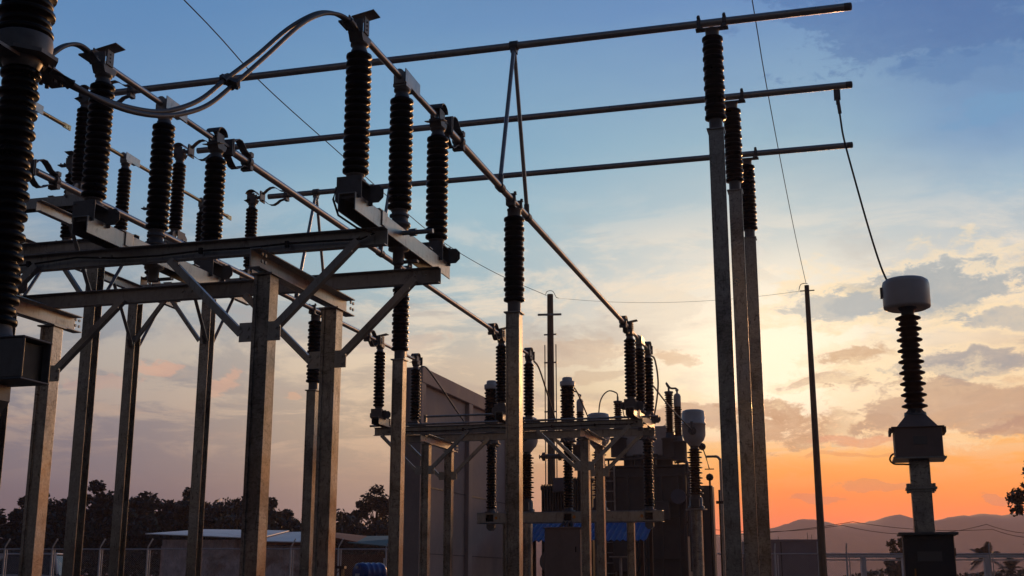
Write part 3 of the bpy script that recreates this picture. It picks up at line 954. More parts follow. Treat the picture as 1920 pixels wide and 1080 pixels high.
# ------------------------------------------------------------------ circuit breaker: three live poles on a beam
def make_breaker(name, xs, zb, zf, zt, legs, beam_mat):
    """xs pole positions; zb beam centre, zf flange, zt top of the porcelain (heights above ground)"""
    t = thing(name, (0, 0, 0))
    x0, x1 = min(xs) - 0.30, max(xs) + 0.30
    bm = MB()
    w, h, th = 0.26, 0.235, 0.012
    bm.box(((x0 + x1) / 2, 0, zb + h / 2), (x1 - x0, w, th)).box(((x0 + x1) / 2, 0, zb - h / 2), (x1 - x0, w, th))
    bm.box(((x0 + x1) / 2, w / 2 - th, zb), (x1 - x0, th, h - th))
    cut = sorted(xs)
    segs = [x0] + [v for x in cut for v in (x - 0.09, x + 0.09)] + [x1]
    for a, b_ in zip(segs[0::2], segs[1::2]):
        bm.box(((a + b_) / 2, -w / 2 + th, zb), (b_ - a, th, h - th))
    for x in cut:
        for dz in (-1, 1): bm.box((x, -w / 2 + th, zb + dz * (h / 2 - 0.022)), (0.18, th, 0.032))
    beam = bm.build('base_beam', beam_mat, t, bevel=0.006)
    inn = MB()
    for x in cut: inn.box((x, 0.02, zb), (0.16, 0.12, 0.16))
    inn.cyl((x0 + 0.05, 0, zb - 0.02), (x1 - 0.42, 0, zb - 0.02), 0.03, 10)
    for xe, sg in ((x1, -1), (x0, 1)): inn.box((xe + sg * 0.06, 0.0, zb), (0.02, 0.225, 0.20))  # black plugs added as painted shade inside the open beam ends
    inn.cyl((x1 - 0.06, 0, zb), (x1 - 0.34, 0, zb), 0.05, 12)
    inn.build('linkage_and_shade_plugs', M['black'], beam)
    st = MB()
    for x in cut: st.prism([(0.04 * math.cos(a), 0.04 * math.sin(a)) for a in [R(60 * i) for i in range(6)]], (x + 0.15 if x != max(cut) else x - 0.15, -w / 2 + 0.003, zb), (1, 0, 0), (0, 0, 1), 0.004)
    st.build('sticker', M['orange'], beam)
    for x in xs:
        zl0, zl1 = zb + h / 2 + 0.09, zf - 0.07
        n1 = max(6, int((zl1 - zl0) / 0.062))
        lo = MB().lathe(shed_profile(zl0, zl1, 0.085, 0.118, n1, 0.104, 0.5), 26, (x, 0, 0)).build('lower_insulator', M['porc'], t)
        MB().lathe([(0.15, zb + h / 2 + 0.004), (0.15, zb + h / 2 + 0.03), (0.10, zb + h / 2 + 0.035), (0.09, zl0 + 0.01)], 20, (x, 0, 0)).build('base_flange', M['cast'], lo)
        MB().prism([(-.09, .085), (.09, .085), (.09, .0), (.04, -.06), (-.04, -.06), (-.09, 0)], (x, 0, zb - h / 2 - 0.10), (1, 0, 0), (0, 0, 1), 0.14).build('gear_housing', M['cast'], t)
        fl = MB()
        oct_ = [(0.21 * math.cos(R(22.5 + 45 * i)), 0.21 * math.sin(R(22.5 + 45 * i))) for i in range(8)]
        fl.sec((x, 0, zf - 0.012), (x, 0, zf + 0.012), oct_, (0, 1, 0))
        fl.lathe([(0.10, zl1 - 0.005), (0.12, zf - 0.03), (0.12, zf)], 24, (x, 0, 0)).lathe([(0.165, zf + 0.012), (0.17, zf + 0.10), (0.165, zf + 0.13)], 28, (x, 0, 0))
        fl.box((x + 0.02, 0.22, zf - 0.03), (0.15, 0.30, 0.02)).box((x + 0.02, -0.22, zf - 0.03), (0.10, 0.22, 0.02))
        for dx in (-.04, .06):
            fl.bolt((x + dx, 0.30, zf - 0.045), (0, 0, -1)).bolt((x + dx, 0.24, zf - 0.045), (0, 0, -1))
        fl.build('middle_flange', M['cast'], t)
        n2 = int((zt - zf - 0.13) / 0.062)
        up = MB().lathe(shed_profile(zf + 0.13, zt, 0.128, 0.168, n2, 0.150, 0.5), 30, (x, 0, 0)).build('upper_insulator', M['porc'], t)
        MB().lathe([(0.17, zt - 0.005), (0.175, zt + 0.09), (0.16, zt + 0.105), (0.12, zt + 0.11), (0.12, zt + 0.17), (0.10, zt + 0.195), (0.001, zt + 0.205)], 28, (x, 0, 0)).box((x + 0.05, 0.22, zt + 0.05), (0.09, 0.2, 0.02)).build('top_cap', M['paint'], up)
    for x in legs:
        lg = MB().hsec((x, 0, 0.02), (x, 0, zb - h / 2 - 0.018), 0.16, 0.16, 0.011, (0, 1, 0)).build('leg', M['column'], t)
        MB().box((x, 0, zb - h / 2 - 0.012), (0.22, 0.22, 0.012)).build('cap_plate', M['galv'], lg)
    cx_ = sum(xs) / 3
    cb = MB().box((cx_, -0.42, (zb + 0.25) / 2 - 0.02), (0.80, 0.5, zb - 0.75)).build('drive_cabinet', M['box'], t, bevel=0.015)
    zc = (zb + 0.25) / 2 - 0.02 + (zb - 0.75) / 2
    MB().box((cx_, -0.42, zc + 0.013), (0.86, 0.58, 0.02)).build('lid', M['box'], cb)
    MB().box((cx_ + 0.02, -0.675, zc - 0.42), (0.70, 0.012, zb - 0.95 if zb < 1.9 else 0.9)).box((cx_ - 0.2, -0.685, zc - 0.2), (0.34, 0.012, 0.26)).build('door', M['box'], cb)
    MB().box((cx_ + 0.30, -0.69, zc - 0.45), (0.02, 0.03, 0.12)).build('handle', M['black'], cb)
    pp = MB()
    for dx in (-.14, 0, .14): pp.cyl((cx_ + dx, -0.30, zc + 0.02), (cx_ + dx * 0.6, -0.12, zb - h / 2), 0.035, 10)
    pp.build('drive_shaft', M['cast'], cb)
    return t


b1 = make_breaker('circuit_breaker', (-4.67, -6.47, -8.27), 1.195 + EYE, 3.06 + EYE, 4.7 + EYE, (-5.2, -7.7), M['cast'])  # near beam gets the darker grey, shade put into its colour
b1.location = (0, 5.8, 0)
tag(b1, 'huge close circuit breaker cut by the left edge of the picture, thick black ribbed pole', 'circuit breaker')
b2 = make_breaker('circuit_breaker', (-4.30, -6.12, -7.93), 1.335 + EYE, 3.03 + EYE, 4.30 + EYE, (-4.72, -7.55), M['galv'])
b2.location = (0, 27.0, 0)
tag(b2, 'distant circuit breaker with three dark poles on one long beam, behind the small frame', 'circuit breaker')

# ------------------------------------------------------------------ looping flexible cables at the near end
J1 = [(-3.66, 8.42, 5.27), (-3.68, 8.3, 5.31), (-3.73, 8.17, 5.31), (-3.79, 7.98, 5.22), (-3.88, 7.71, 4.98), (-3.97, 7.42, 4.65), (-4.06, 7.16, 4.37), (-4.12, 6.97, 4.16), (-4.17, 6.8, 4.03), (-4.23, 6.63, 3.94), (-4.29, 6.43, 3.89), (-4.37, 6.19, 3.87), (-4.46, 5.99, 3.89), (-4.53, 5.84, 3.95)]
J2 = [(-3.62, 8.42, 5.25), (-3.64, 8.31, 5.30), (-3.69, 8.18, 5.30), (-3.75, 8.0, 5.22), (-3.82, 7.78, 5.03), (-3.92, 7.5, 4.69), (-4.02, 7.2, 4.34), (-4.09, 7.0, 4.12), (-4.15, 6.79, 3.98), (-4.21, 6.58, 3.89), (-4.29, 6.36, 3.85), (-4.36, 6.13, 3.85), (-4.42, 5.96, 3.88), (-4.49, 5.84, 3.93)]


def smooth(pts, k=5):
    """Catmull-Rom"""
    P = [Vector(p) for p in pts]
    P = [2 * P[0] - P[1]] + P + [2 * P[-1] - P[-2]]
    out = []
    for i in range(1, len(P) - 2):
        for j in range(k):
            t = j / k
            a, b, c, d = P[i - 1], P[i], P[i + 1], P[i + 2]
            out.append(0.5 * ((2 * b) + (c - a) * t + (2 * a - 5 * b + 4 * c - d) * t * t + (3 * b - a - 3 * c + d) * t ** 3))
    out.append(P[-2])
    return out


t = thing('jumper_cable', (0, 0, 0), 0, 'pair of bent cables looping from the nearest switch down to the big breaker pole', 'cable', 'looping cables at the breaker')
for J in (J1, J2):
    c = MB().tube(smooth(J), 0.017, 12).build('cable', M['cable'], t)
    MB().tube([Vector(J[0]), Vector(J[1]) * 0.5 + Vector(J[0]) * 0.5, Vector(J[1])], 0.030, 12).build('ferrule', M['cast'], c)
    MB().tube([Vector(J[-1]), Vector(J[-2])], 0.030, 12).build('ferrule', M['cast'], c)
sp = MB()
c1, c2 = Vector((-4.06, 7.16, 4.37)), Vector((-4.02, 7.20, 4.34))
dd = (Vector(J1[7]) - Vector(J1[5])).normalized()
for c_ in (c1, c2):
    sp.cyl(c_ - dd * 0.035, c_ + dd * 0.035, 0.030, 14)
sp.bar(c1 - dd * 0.03, c1 + dd * 0.03, 0.03, 0.06).bar(c1 - Vector((.05, -0.02, -.02)), c2 + Vector((.05, -.02, -.02)), 0.06, 0.035, dd)
for c_, o_ in ((c1, -0.04), (c2, 0.04)): sp.bolt(c_ + Vector((o_, 0, 0.0)), (0, -0.5, -1), 0.012, 0.05)
sp.build('spacer', M['cast'], t)
d_ = Vector((-2.4, 0, 0))
JB = [(-6.06, 8.42, 5.27), (-6.07, 8.33, 5.33), (-6.09, 8.2, 5.34), (-6.11, 8.05, 5.26), (-6.14, 7.9, 5.10), (-6.18, 7.6, 4.78), (-6.22, 7.25, 4.42), (-6.26, 6.9, 4.1), (-6.31, 6.5, 3.92), (-6.34, 6.2, 3.88), (-6.37, 5.9, 3.95)]
t = thing('jumper_cable', (0, 0, 0), 0, 'short bent cable rising over the middle switch, vanishing behind the big breaker pole', 'cable', 'looping cables at the breaker')
for ox in (0, 0.035):
    J = [(x + ox, y, z) for x, y, z in JB]
    c = MB().tube(smooth(J), 0.017, 12).build('cable', M['cable'], t)
    MB().tube([Vector(J[0]), Vector(J[1])], 0.030, 12).build('ferrule', M['cast'], c)
    MB().tube([Vector(J[-1]), Vector(J[-2])], 0.030, 12).build('ferrule', M['cast'], c)


# ------------------------------------------------------------------ right-hand current transformer and its drop cable
def right_ct():
    t = thing('current_transformer', (0.835, 15.9, 0), 0, 'grey drum headed instrument transformer on a brown ribbed insulator, standing alone at the right', 'transformer')
    E0 = EYE
    hd = MB().lathe([(0.09, 3.36 + E0), (0.24, 3.33 + E0), (0.285, 3.35 + E0), (0.29, 3.37 + E0), (0.292, 3.64 + E0), (0.28, 3.69 + E0), (0.24, 3.72 + E0), (0.001, 3.735 + E0)], 40).build('head', M['paint'], t)
    MB().box((-0.30, 0, 3.56 + E0), (0.03, 0.10, 0.13)).build('terminal', M['cast'], hd)
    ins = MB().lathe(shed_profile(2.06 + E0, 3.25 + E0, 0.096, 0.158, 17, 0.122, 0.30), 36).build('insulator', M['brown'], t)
    MB().lathe([(0.078, 3.245 + E0), (0.08, 3.29 + E0), (0.125, 3.365 + E0)], 28).build('top_cap', M['cast'], ins)
    MB().lathe([(0.135, 1.97 + E0), (0.135, 1.995 + E0), (0.125, 2.0 + E0), (0.08, 2.06 + E0), (0.078, 2.09 + E0)], 28).build('base_cap', M['cast'], ins)
    bx = MB().box((0, 0, 1.62 + E0), (0.56, 0.56, 0.36)).build('terminal_box', M['box'], t, bevel=0.012)
    top = MB()
    a, b_ = 0.245, 0.115
    z0, z1 = 1.812 + E0, 1.975 + E0
    top.add([(-a, -a, z0), (a, -a, z0), (a, a, z0), (-a, a, z0), (-b_, -b_, z1), (b_, -b_, z1), (b_, b_, z1), (-b_, b_, z1)], [(0, 1, 5, 4), (1, 2, 6, 5), (2, 3, 7, 6), (3, 0, 4, 7), (4, 5, 6, 7), (3, 2, 1, 0)])
    top.box((0, 0, 1.806 + E0), (0.62, 0.62, 0.012)).box((-0.32, 0, 1.775 + E0), (0.03, 0.4, 0.07)).box((0.32, 0, 1.775 + E0), (0.03, 0.4, 0.07))
    top.build('box_lid', M['box'], bx, bevel=0.004)
    MB().box((0.02, -0.285, 1.64 + E0), (0.16, 0.006, 0.10)).build('nameplate', M['plate'], bx)
    bo = MB()
    for i in range(12): bo.lathe([(0.012, 0), (0.012, 0.022)], 6, (0.118 * math.cos(R(30 * i)), 0.118 * math.sin(R(30 * i)), 1.995 + E0), (0, 0, 1), True, False)
    bo.build('flange_bolts', M['cast'], bx)
    MB().box((0, 0, 1.432 + E0), (0.62, 0.62, 0.02)).box((0.28, -0.1, 1.455 + E0), (0.03, 0.08, 0.03)).build('bottom_plate', M['galv'], bx)
    MB().tube(smooth([(-0.29, -0.16, 1.50 + E0), (-0.33, -0.16, 1.47 + E0), (-0.345, -0.14, 1.42 + E0), (-0.30, -0.12, 1.375 + E0), (-0.2, -0.1, 1.37 + E0), (-0.1, -0.09, 1.365 + E0)]), 0.011, 8).build('conduit', M['black'], bx)
    col = MB().sec((0, 0, 0.02), (0, 0, 1.415 + E0), [(-.118, -.118), (.118, -.118), (.118, .118), (-.118, .118)], (0, 1, 0)).build('column', M['column'], t, bevel=0.004)
    fl = MB().box((0, 0, 1.075 + E0), (0.36, 0.36, 0.025)).box((0, 0, 1.045 + E0), (0.30, 0.30, 0.025))
    for sx in (-1, 1):
        for sy in (-1, 1): fl.cyl((sx * .15, sy * .15, 1.03 + E0), (sx * .15, sy * .15, 1.13 + E0), 0.016, 8)
        fl.box((sx * 0.145, 0, 1.11 + E0), (0.05, 0.1, 0.05))
    fl.build('flange', M['galv'], col)
    MB().box((0, 0, 0.012), (0.5, 0.5, 0.024)).build('base_plate', M['galv'], col)
    return t


right_ct()
# kiosk in front of its column
t = thing('marshalling_kiosk', (0.83, 15.3, 0), 0, 'dark brown metal kiosk with overhanging lid under the lone instrument transformer', 'cabinet')
kb = MB().box((0, 0, 0.72), (0.56, 0.40, 1.44)).build('body', M['plinth'], t, bevel=0.008)
MB().box((0, 0, 1.456), (0.66, 0.56, 0.030)).build('lid', M['paintd'], t, bevel=0.004)
MB().box((0.015, -0.206, 0.76), (0.52, 0.010, 1.26)).build('door', M['plinth'], kb, bevel=0.003)
MB().box((0.0, -0.216, 1.20), (0.27, 0.008, 0.11)).build('nameplate', M['plate'], kb)
MB().box((-0.17, -0.222, 0.98), (0.018, 0.02, 0.16)).build('handle', M['brass'], kb)
MB().box((0.29, -0.05, 1.25), (0.02, 0.06, 0.09)).build('hinge', M['black'], kb)
t = thing('drop_cable', (0, 0, 0), 0, 'slack dark cable hanging from the second crossing busbar down to the drum headed transformer', 'cable')
MB().tube(smooth([(0.16, 15.78, 7.10), (0.175, 15.78, 6.86), (0.20, 15.79, 6.60), (0.29, 15.80, 6.10), (0.43, 15.82, 5.38), (0.55, 15.86, 4.86), (0.64, 15.88, 4.60), (0.66, 15.88, 4.55)]), 0.013, 10).build('cable', M['black'], t)
MB().box((0.15, 15.78, 7.225), (0.085, 0.05, 0.14)).box((0.155, 15.78, 7.13), (0.05, 0.05, 0.07)).cyl((0.158, 15.78, 7.12), (0.172, 15.78, 6.96), 0.024, 10).build('clamp', M['cast'], t)


# ------------------------------------------------------------------ distant current transformers
def make_far_ct():
    t = thing('current_transformer', (0, 0, 0))
    hd = MB().lathe([(0.12, 3.16), (0.19, 3.25), (0.24, 3.30), (0.285, 3.42), (0.285, 3.68), (0.30, 3.685), (0.30, 3.71), (0.285, 3.715), (0.285, 3.95), (0.26, 4.02), (0.20, 4.045), (0.001, 4.06)], 36, (0, 0, EYE)).build('head', M['paint'], t)
    MB().cyl((0, -0.27, 3.50 + EYE), (0, -0.34, 3.50 + EYE), 0.10, 20).cyl((0, -0.34, 3.50 + EYE), (0, -0.42, 3.50 + EYE), 0.045, 12).box((0, -0.37, 3.62 + EYE), (0.06, 0.05, 0.2)).build('terminal', M['cast'], hd)
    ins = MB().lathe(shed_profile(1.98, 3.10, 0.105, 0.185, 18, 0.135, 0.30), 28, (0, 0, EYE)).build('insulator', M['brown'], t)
    MB().lathe([(0.10, 3.09), (0.10, 3.14), (0.13, 3.19)], 24, (0, 0, EYE)).build('top_cap', M['cast'], ins)
    MB().lathe([(0.20, 1.64), (0.20, 1.70), (0.16, 1.72), (0.16, 1.90), (0.12, 1.95), (0.11, 1.99)], 24, (0, 0, EYE)).box((0, -0.2, 1.78 + EYE), (0.2, 0.12, 0.18)).build('base_tank', M['paintd'], t)
    col = MB().cyl((0, 0, 0.02), (0, 0, 1.64 + EYE), 0.14, 24).build('column', M['column'], t)
    MB().lathe([(0.26, 0), (0.26, 0.025)], 20, (0, 0, 1.615 + EYE)).lathe([(0.26, 0.0), (0.26, 0.025)], 20).build('flange', M['galv'], col)
    return t


fc = make_far_ct()
for i, (xx, lab) in enumerate(((-3.63, 'distant instrument transformer with pale barrel head, standing right of the oil transformer'),
                               (-6.01, 'distant instrument transformer whose white domed head just shows over the small frame'),
                               (-7.95, 'distant instrument transformer whose rounded head bottom shows beside the middle post'))):
    o = fc if i == 0 else copy_tree(fc)
    o.location = (xx, 30.0 if i < 2 else 30.3, 0)
    tag(o, lab, 'transformer', 'instrument transformers behind the breaker')

# cables from the distant switches to breaker, and over the breaker heads
def wire(name, pts, r, m, label, cat, group=None, n=8):
    return tag(MB().tube(smooth(pts, 6), r, n).build(name, m), label, cat, group)


wire('slack_cable', [(-8.40, 23.44, 5.22), (-8.35, 23.7, 5.20), (-8.25, 24.4, 4.86), (-8.15, 25.3, 4.42), (-8.02, 26.2, 4.02), (-7.93, 26.75, 3.95)], 0.018, M['cable'], 'slack cable falling from the distant left switch across the fire wall', 'cable', 'slack cables to the breaker')
wire('slack_cable', [(-6.0, 23.44, 5.22), (-5.98, 23.8, 5.12), (-6.02, 24.7, 4.70), (-6.06, 25.6, 4.25), (-6.1, 26.4, 3.98), (-6.12, 26.76, 3.95)], 0.018, M['cable'], 'slack cable falling from the distant middle switch beside the insulator', 'cable', 'slack cables to the breaker')
wire('slack_cable', [(-3.63, 23.44, 5.22), (-3.6, 23.8, 5.18), (-3.7, 24.8, 4.85), (-3.95, 25.8, 4.35), (-4.2, 26.5, 4.0), (-4.30, 26.76, 3.95)], 0.018, M['cable'], 'slack cable falling from the distant switch nearest the sun', 'cable', 'slack cables to the breaker')
wire('head_cable', [(-6.07, 27.22, 5.30), (-6.03, 27.6, 5.20), (-6.0, 28.4, 4.85), (-6.0, 29.2, 4.55), (-6.01, 29.56, 4.46)], 0.018, M['cable'], 'curved cable from the top of the middle breaker pole to the domed head', 'cable', 'cables over the breaker heads')
wire('head_cable', [(-4.25, 27.22, 5.30), (-4.2, 27.6, 5.22), (-4.0, 28.4, 4.9), (-3.75, 29.2, 4.6), (-3.63, 29.56, 4.47)], 0.018, M['cable'], 'straight looking cable from the right breaker pole down to the barrel head', 'cable', 'cables over the breaker heads')
wire('head_cable', [(-7.88, 27.22, 5.30), (-7.9, 27.6, 5.25), (-7.92, 28.6, 4.95), (-7.95, 29.4, 4.6), (-7.95, 29.86, 4.47)], 0.018, M['cable'], 'curved cable from the left breaker pole to the hidden head behind the post', 'cable', 'cables over the breaker heads')


# ------------------------------------------------------------------ fire wall
t = thing('fire_wall', (-9.30, 26.0, 0), 0, 'tall concrete fire wall with recessed panels and pilasters behind the small frame', 'wall')
Hw, Lw = 4.72 + EYE, 7.6
w = MB()
w.box((-0.18, Lw / 2, Hw / 2), (0.20, Lw - 0.02, Hw - 0.02))
w.build('panel', M['conc'], t)
p_ = MB()
for y in (0.10, 3.75, Lw - 0.12):
    p_.box((-0.18, y, (Hw - 0.35) / 2), (0.40, 0.32, Hw - 0.35))
p_.build('pilaster', M['conc'], t, bevel=0.01)
MB().box((-0.18, Lw / 2 - 0.03, Hw - 0.175), (0.42, Lw + 0.02, 0.35)).build('coping', M['conc'], t, bevel=0.012)
jn = MB()
for z in (1.5, 3.0): jn.box((-0.075, Lw / 2, z), (0.014, Lw - 0.4, 0.02))
jn.build('joint', M['paintd'], t)


# ------------------------------------------------------------------ oil transformer
def oil_transformer():
    t = thing('power_transformer', (-6.0, 36.5, 0), 0, 'big dark oil filled power transformer with radiators and slender bushings behind the breaker', 'transformer')
    tank = MB().box((0.05, 1.2, 1.15 + EYE), (2.5, 2.4, 4.2)).build('tank', M['paintd'], t, bevel=0.03)
    rb = MB()
    for x in (-1.0, -0.5, 0.0, 0.5, 1.0): rb.box((x + 0.05, -0.04, 1.1 + EYE), (0.07, 0.08, 3.9))
    for z in (-0.6, 0.6, 1.8, 3.0): rb.box((0.05, -0.045, z + EYE), (2.5, 0.09, 0.07))
    rb.box((0.05, 1.2, 3.28 + EYE), (2.7, 2.6, 0.06))
    rb.build('stiffener', M['paintd'], tank)
    for k in range(2):
        rd = MB()
        x0 = -1.55 - k * 0.86
        for i in range(9): rd.box((x0 - 0.085 * i, 0.6, 1.35 + EYE - 0.2 * k), (0.035, 1.3, 3.3))
        rd.box((x0 - 0.34, 0.62, 1.35 + EYE - 0.2 * k), (0.70, 1.1, 3.2))  # solid core added to block sunlight between the fins
        rd.cyl((x0 + 0.05, 0.1, 2.9 + EYE - 0.2 * k), (x0 - 0.75, 0.1, 2.9 + EYE - 0.2 * k), 0.07, 12)
        rd.build('radiator', M['paintd'], t)
    hp = MB().tube(smooth([(-3.1, -0.3, 3.62 + EYE), (-2.7, -0.3, 3.62 + EYE), (-2.2, -0.3, 3.60 + EYE), (-1.9, -0.3, 3.5 + EYE), (-1.85, -0.3, 3.2 + EYE), (-1.85, -0.3, 2.9 + EYE)]), 0.075, 14)
    for x in (-2.95, -2.45): hp.cyl((x - 0.05, -0.3, 3.62 + EYE), (x + 0.05, -0.3, 3.62 + EYE), 0.13, 14)
    hp.build('oil_pipe', M['paintd'], t)
    cv = MB().prism([(-0.8, 3.62), (0.84, 3.62), (0.84, 4.30), (0.70, 4.52), (-0.66, 4.52), (-0.8, 4.30)], (0.0, 1.3, EYE), (1, 0, 0), (0, 0, 1), 2.0).build('conservator', M['paint'], t, bevel=0.03)
    MB().box((0.1, 0.6, 3.46 + EYE), (1.5, 0.12, 0.34)).build('bracket', M['paintd'], cv)
    MB().box((0.1, 2.0, 3.45 + EYE), (0.12, 0.12, 0.34)).build('bracket', M['paintd'], cv)
    MB().tube([(0.6, 0.5, 4.45 + EYE), (0.6, 0.5, 4.53 + EYE), (0.65, 0.5, 4.56 + EYE), (0.70, 0.5, 4.53 + EYE), (0.7, 0.5, 4.4 + EYE)], 0.012, 8).build('lifting_eye', M['galv'], cv)
    for (x, y, z0, z1, cap) in ((0.87, 0.0, 4.25, 5.43, 0), (1.12, 0.0, 4.15, 5.05, 1), (-0.70, 0.0, 4.3, 5.2, 0), (-1.88, 0.0, 4.12, 5.0, 1)):
        n = int((z1 - z0) / 0.06)
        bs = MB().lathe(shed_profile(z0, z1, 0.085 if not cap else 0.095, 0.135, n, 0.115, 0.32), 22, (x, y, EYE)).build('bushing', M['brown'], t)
        if cap:
            MB().lathe([(0.10, z1 - 0.01), (0.11, z1 + 0.02), (0.11, z1 + 0.30), (0.08, z1 + 0.37), (0.03, z1 + 0.40), (0.03, z1 + 0.46), (0.05, z1 + 0.48), (0.05, z1 + 0.52), (0.001, z1 + 0.55)], 20, (x, y, EYE)).build('top_cap', M['paint'], bs)
        else:
            MB().lathe([(0.10, z1 - 0.01), (0.14, z1 + 0.05), (0.13, z1 + 0.08), (0.03, z1 + 0.09), (0.03, z1 + 0.22)], 20, (x, y, EYE)).build('top_cap', M['cast'], bs)
        MB().lathe([(0.24, z0 - 0.72), (0.24, z0 - 0.2), (0.27, z0 - 0.19), (0.27, z0 - 0.15), (0.14, z0 - 0.13), (0.12, z0 + 0.01)], 22, (x, y, EYE)).build('turret', M['paintd'], bs)
    MB().tube(smooth([(-1.88, 0, 5.5 + EYE), (-2.0, 0, 5.62 + EYE), (-2.15, -0.1, 5.6 + EYE)]), 0.02, 8).build('bushing_lead', M['cable'], t)
    MB().tube(smooth([(0.87, 0, 5.62 + EYE), (0.80, 0, 5.78 + EYE), (0.92, 0.0, 5.62 + EYE), (1.08, 0.0, 5.60 + EYE), (1.12, 0, 5.55 + EYE)]), 0.03, 8).build('bushing_lead', M['cable'], t)
    MB().tube(smooth([(-0.70, 0, 5.4 + EYE), (-0.72, -0.1, 5.52 + EYE), (-0.95, -0.3, 5.55 + EYE), (-1.15, -0.5, 5.2 + EYE), (-1.2, -0.6, 4.4 + EYE)]), 0.02, 8).build('bushing_lead', M['cable'], t)
    MB().cyl((1.10, -0.35, 2.35 + EYE), (1.10, 0.2, 2.35 + EYE), 0.22, 18).build('relief_drum', M['oil'], t)
    MB().box((-2.45, -0.35, 2.75 + EYE), (0.36, 0.30, 0.42)).build('control_box', M['oil'], t, bevel=0.02)
    rb2 = MB()
    rb2.tube(smooth([(1.0, -0.1, 3.36 + EYE), (1.3, -0.15, 3.38 + EYE), (1.38, -0.2, 3.1 + EYE), (1.38, -0.2, 1.2 + EYE)]), 0.05, 10)
    for z in (1.6, 2.4, 3.0): rb2.cyl((1.38, -0.2, z - 0.03 + EYE), (1.38, -0.2, z + 0.03 + EYE), 0.09, 12)
    rb2.build('cooling_pipe', M['paintd'], t)
    for x, z in ((-1.95, 0.7), (-1.95, 1.5), (-2.8, 0.5)):
        fn = MB().cyl((x, -0.12, z + EYE), (x, -0.2, z + EYE), 0.34, 24).build('cooling_fan', M['cast'], t)
        MB().cyl((x, -0.2, z + EYE), (x, -0.24, z + EYE), 0.10, 14).build('hub', M['paintd'], fn)
    MB().box((-0.5, -0.28, 0.75 + EYE), (0.7, 0.36, 1.1)).build('terminal_cabinet', M['paintd'], t, bevel=0.02)
    MB().box((0.62, -0.2, 1.95 + EYE), (0.42, 0.2, 0.55)).build('gauge_box', M['paintd'], t, bevel=0.02)
    ld = MB()
    for x in (-1.12, -0.82): ld.bar((x, -0.16, 0.2), (x, -0.16, 3.5 + EYE), 0.05, 0.04, (0, 1, 0))
    for i in range(13): ld.bar((-1.12, -0.16, 0.5 + i * 0.3), (-0.82, -0.16, 0.5 + i * 0.3), 0.03, 0.03)
    ld.build('ladder', M['galv'], t)
    tr_ = MB()
    tr_.bar((-1.25, -0.1, 3.50 + EYE), (1.35, -0.1, 3.50 + EYE), 0.22, 0.06)
    for x in (-1.0, -0.3, 0.4, 1.1): tr_.bar((x, -0.1, 3.28 + EYE), (x, -0.1, 3.50 + EYE), 0.05, 0.05)
    tr_.build('cable_tray', M['paintd'], t)
    for x in (-0.15, 0.30):
        v_ = MB().cyl((x, 0.2, 3.30 + EYE), (x, 0.2, 3.62 + EYE), 0.12, 14).build('valve', M['cast'], t)
        MB().lathe([(0.16, 0), (0.16, 0.03)], 14, (x, 0.2, 3.62 + EYE)).build('hand_wheel', M['cast'], v_)
    MB().cyl((1.28, -0.2, 0.5 + EYE), (1.28, -0.2, 3.3 + EYE), 0.05, 10).cyl((1.42, -0.2, 0.2 + EYE), (1.42, -0.2, 3.1 + EYE), 0.035, 10).build('drain_pipe', M['paintd'], t)
    return t


oil_transformer()

# blue sheet shelter
t = thing('sheet_shelter', (-6.8, 32.0, 0), 0, 'low open shelter roofed with bright blue corrugated sheets behind the breaker beam', 'shelter')
rf = MB()
n = 46
for i in range(n + 1):
    x = -1.75 + 3.5 * i / n
    dz = 0.025 * math.cos(math.pi * i)
    tip = 0.12 if x < 1.0 else 0.12 + (x - 1.0) * 0.15
    for j, (y, z) in enumerate(((-0.85, 0.94), (0.9, 1.40))):
        for s in (0, 0.012): rf.v.append((x, y, z + EYE + dz + s + (tip if j else 0)))
for i in range(n):
    a = i * 4; b_ = a + 4
    for f in ((a, b_, b_ + 2, a + 2), (a + 1, a + 3, b_ + 3, b_ + 1), (a, a + 1, b_ + 1, b_), (a + 2, b_ + 2, b_ + 3, a + 3)):
        rf.f.append(list(f)); rf.s.append(False)
rf.build('roof_sheet', M['blue'], t)
for x in (-1.6, 1.6):
    for y, z in ((-0.65, 1.0), (0.8, 1.36)):
        MB().bar((x, y, 0), (x, y, z + EYE), 0.08, 0.08, (0, 1, 0)).build('post', M['wood'], t)
MB().box((0.95, -0.2, 0.55 + EYE), (0.5, 0.5, 0.03)).box((0.95, -0.2, 0.55), (0.06, 0.06, 1.9)).build('shelf', M['paint'], t)


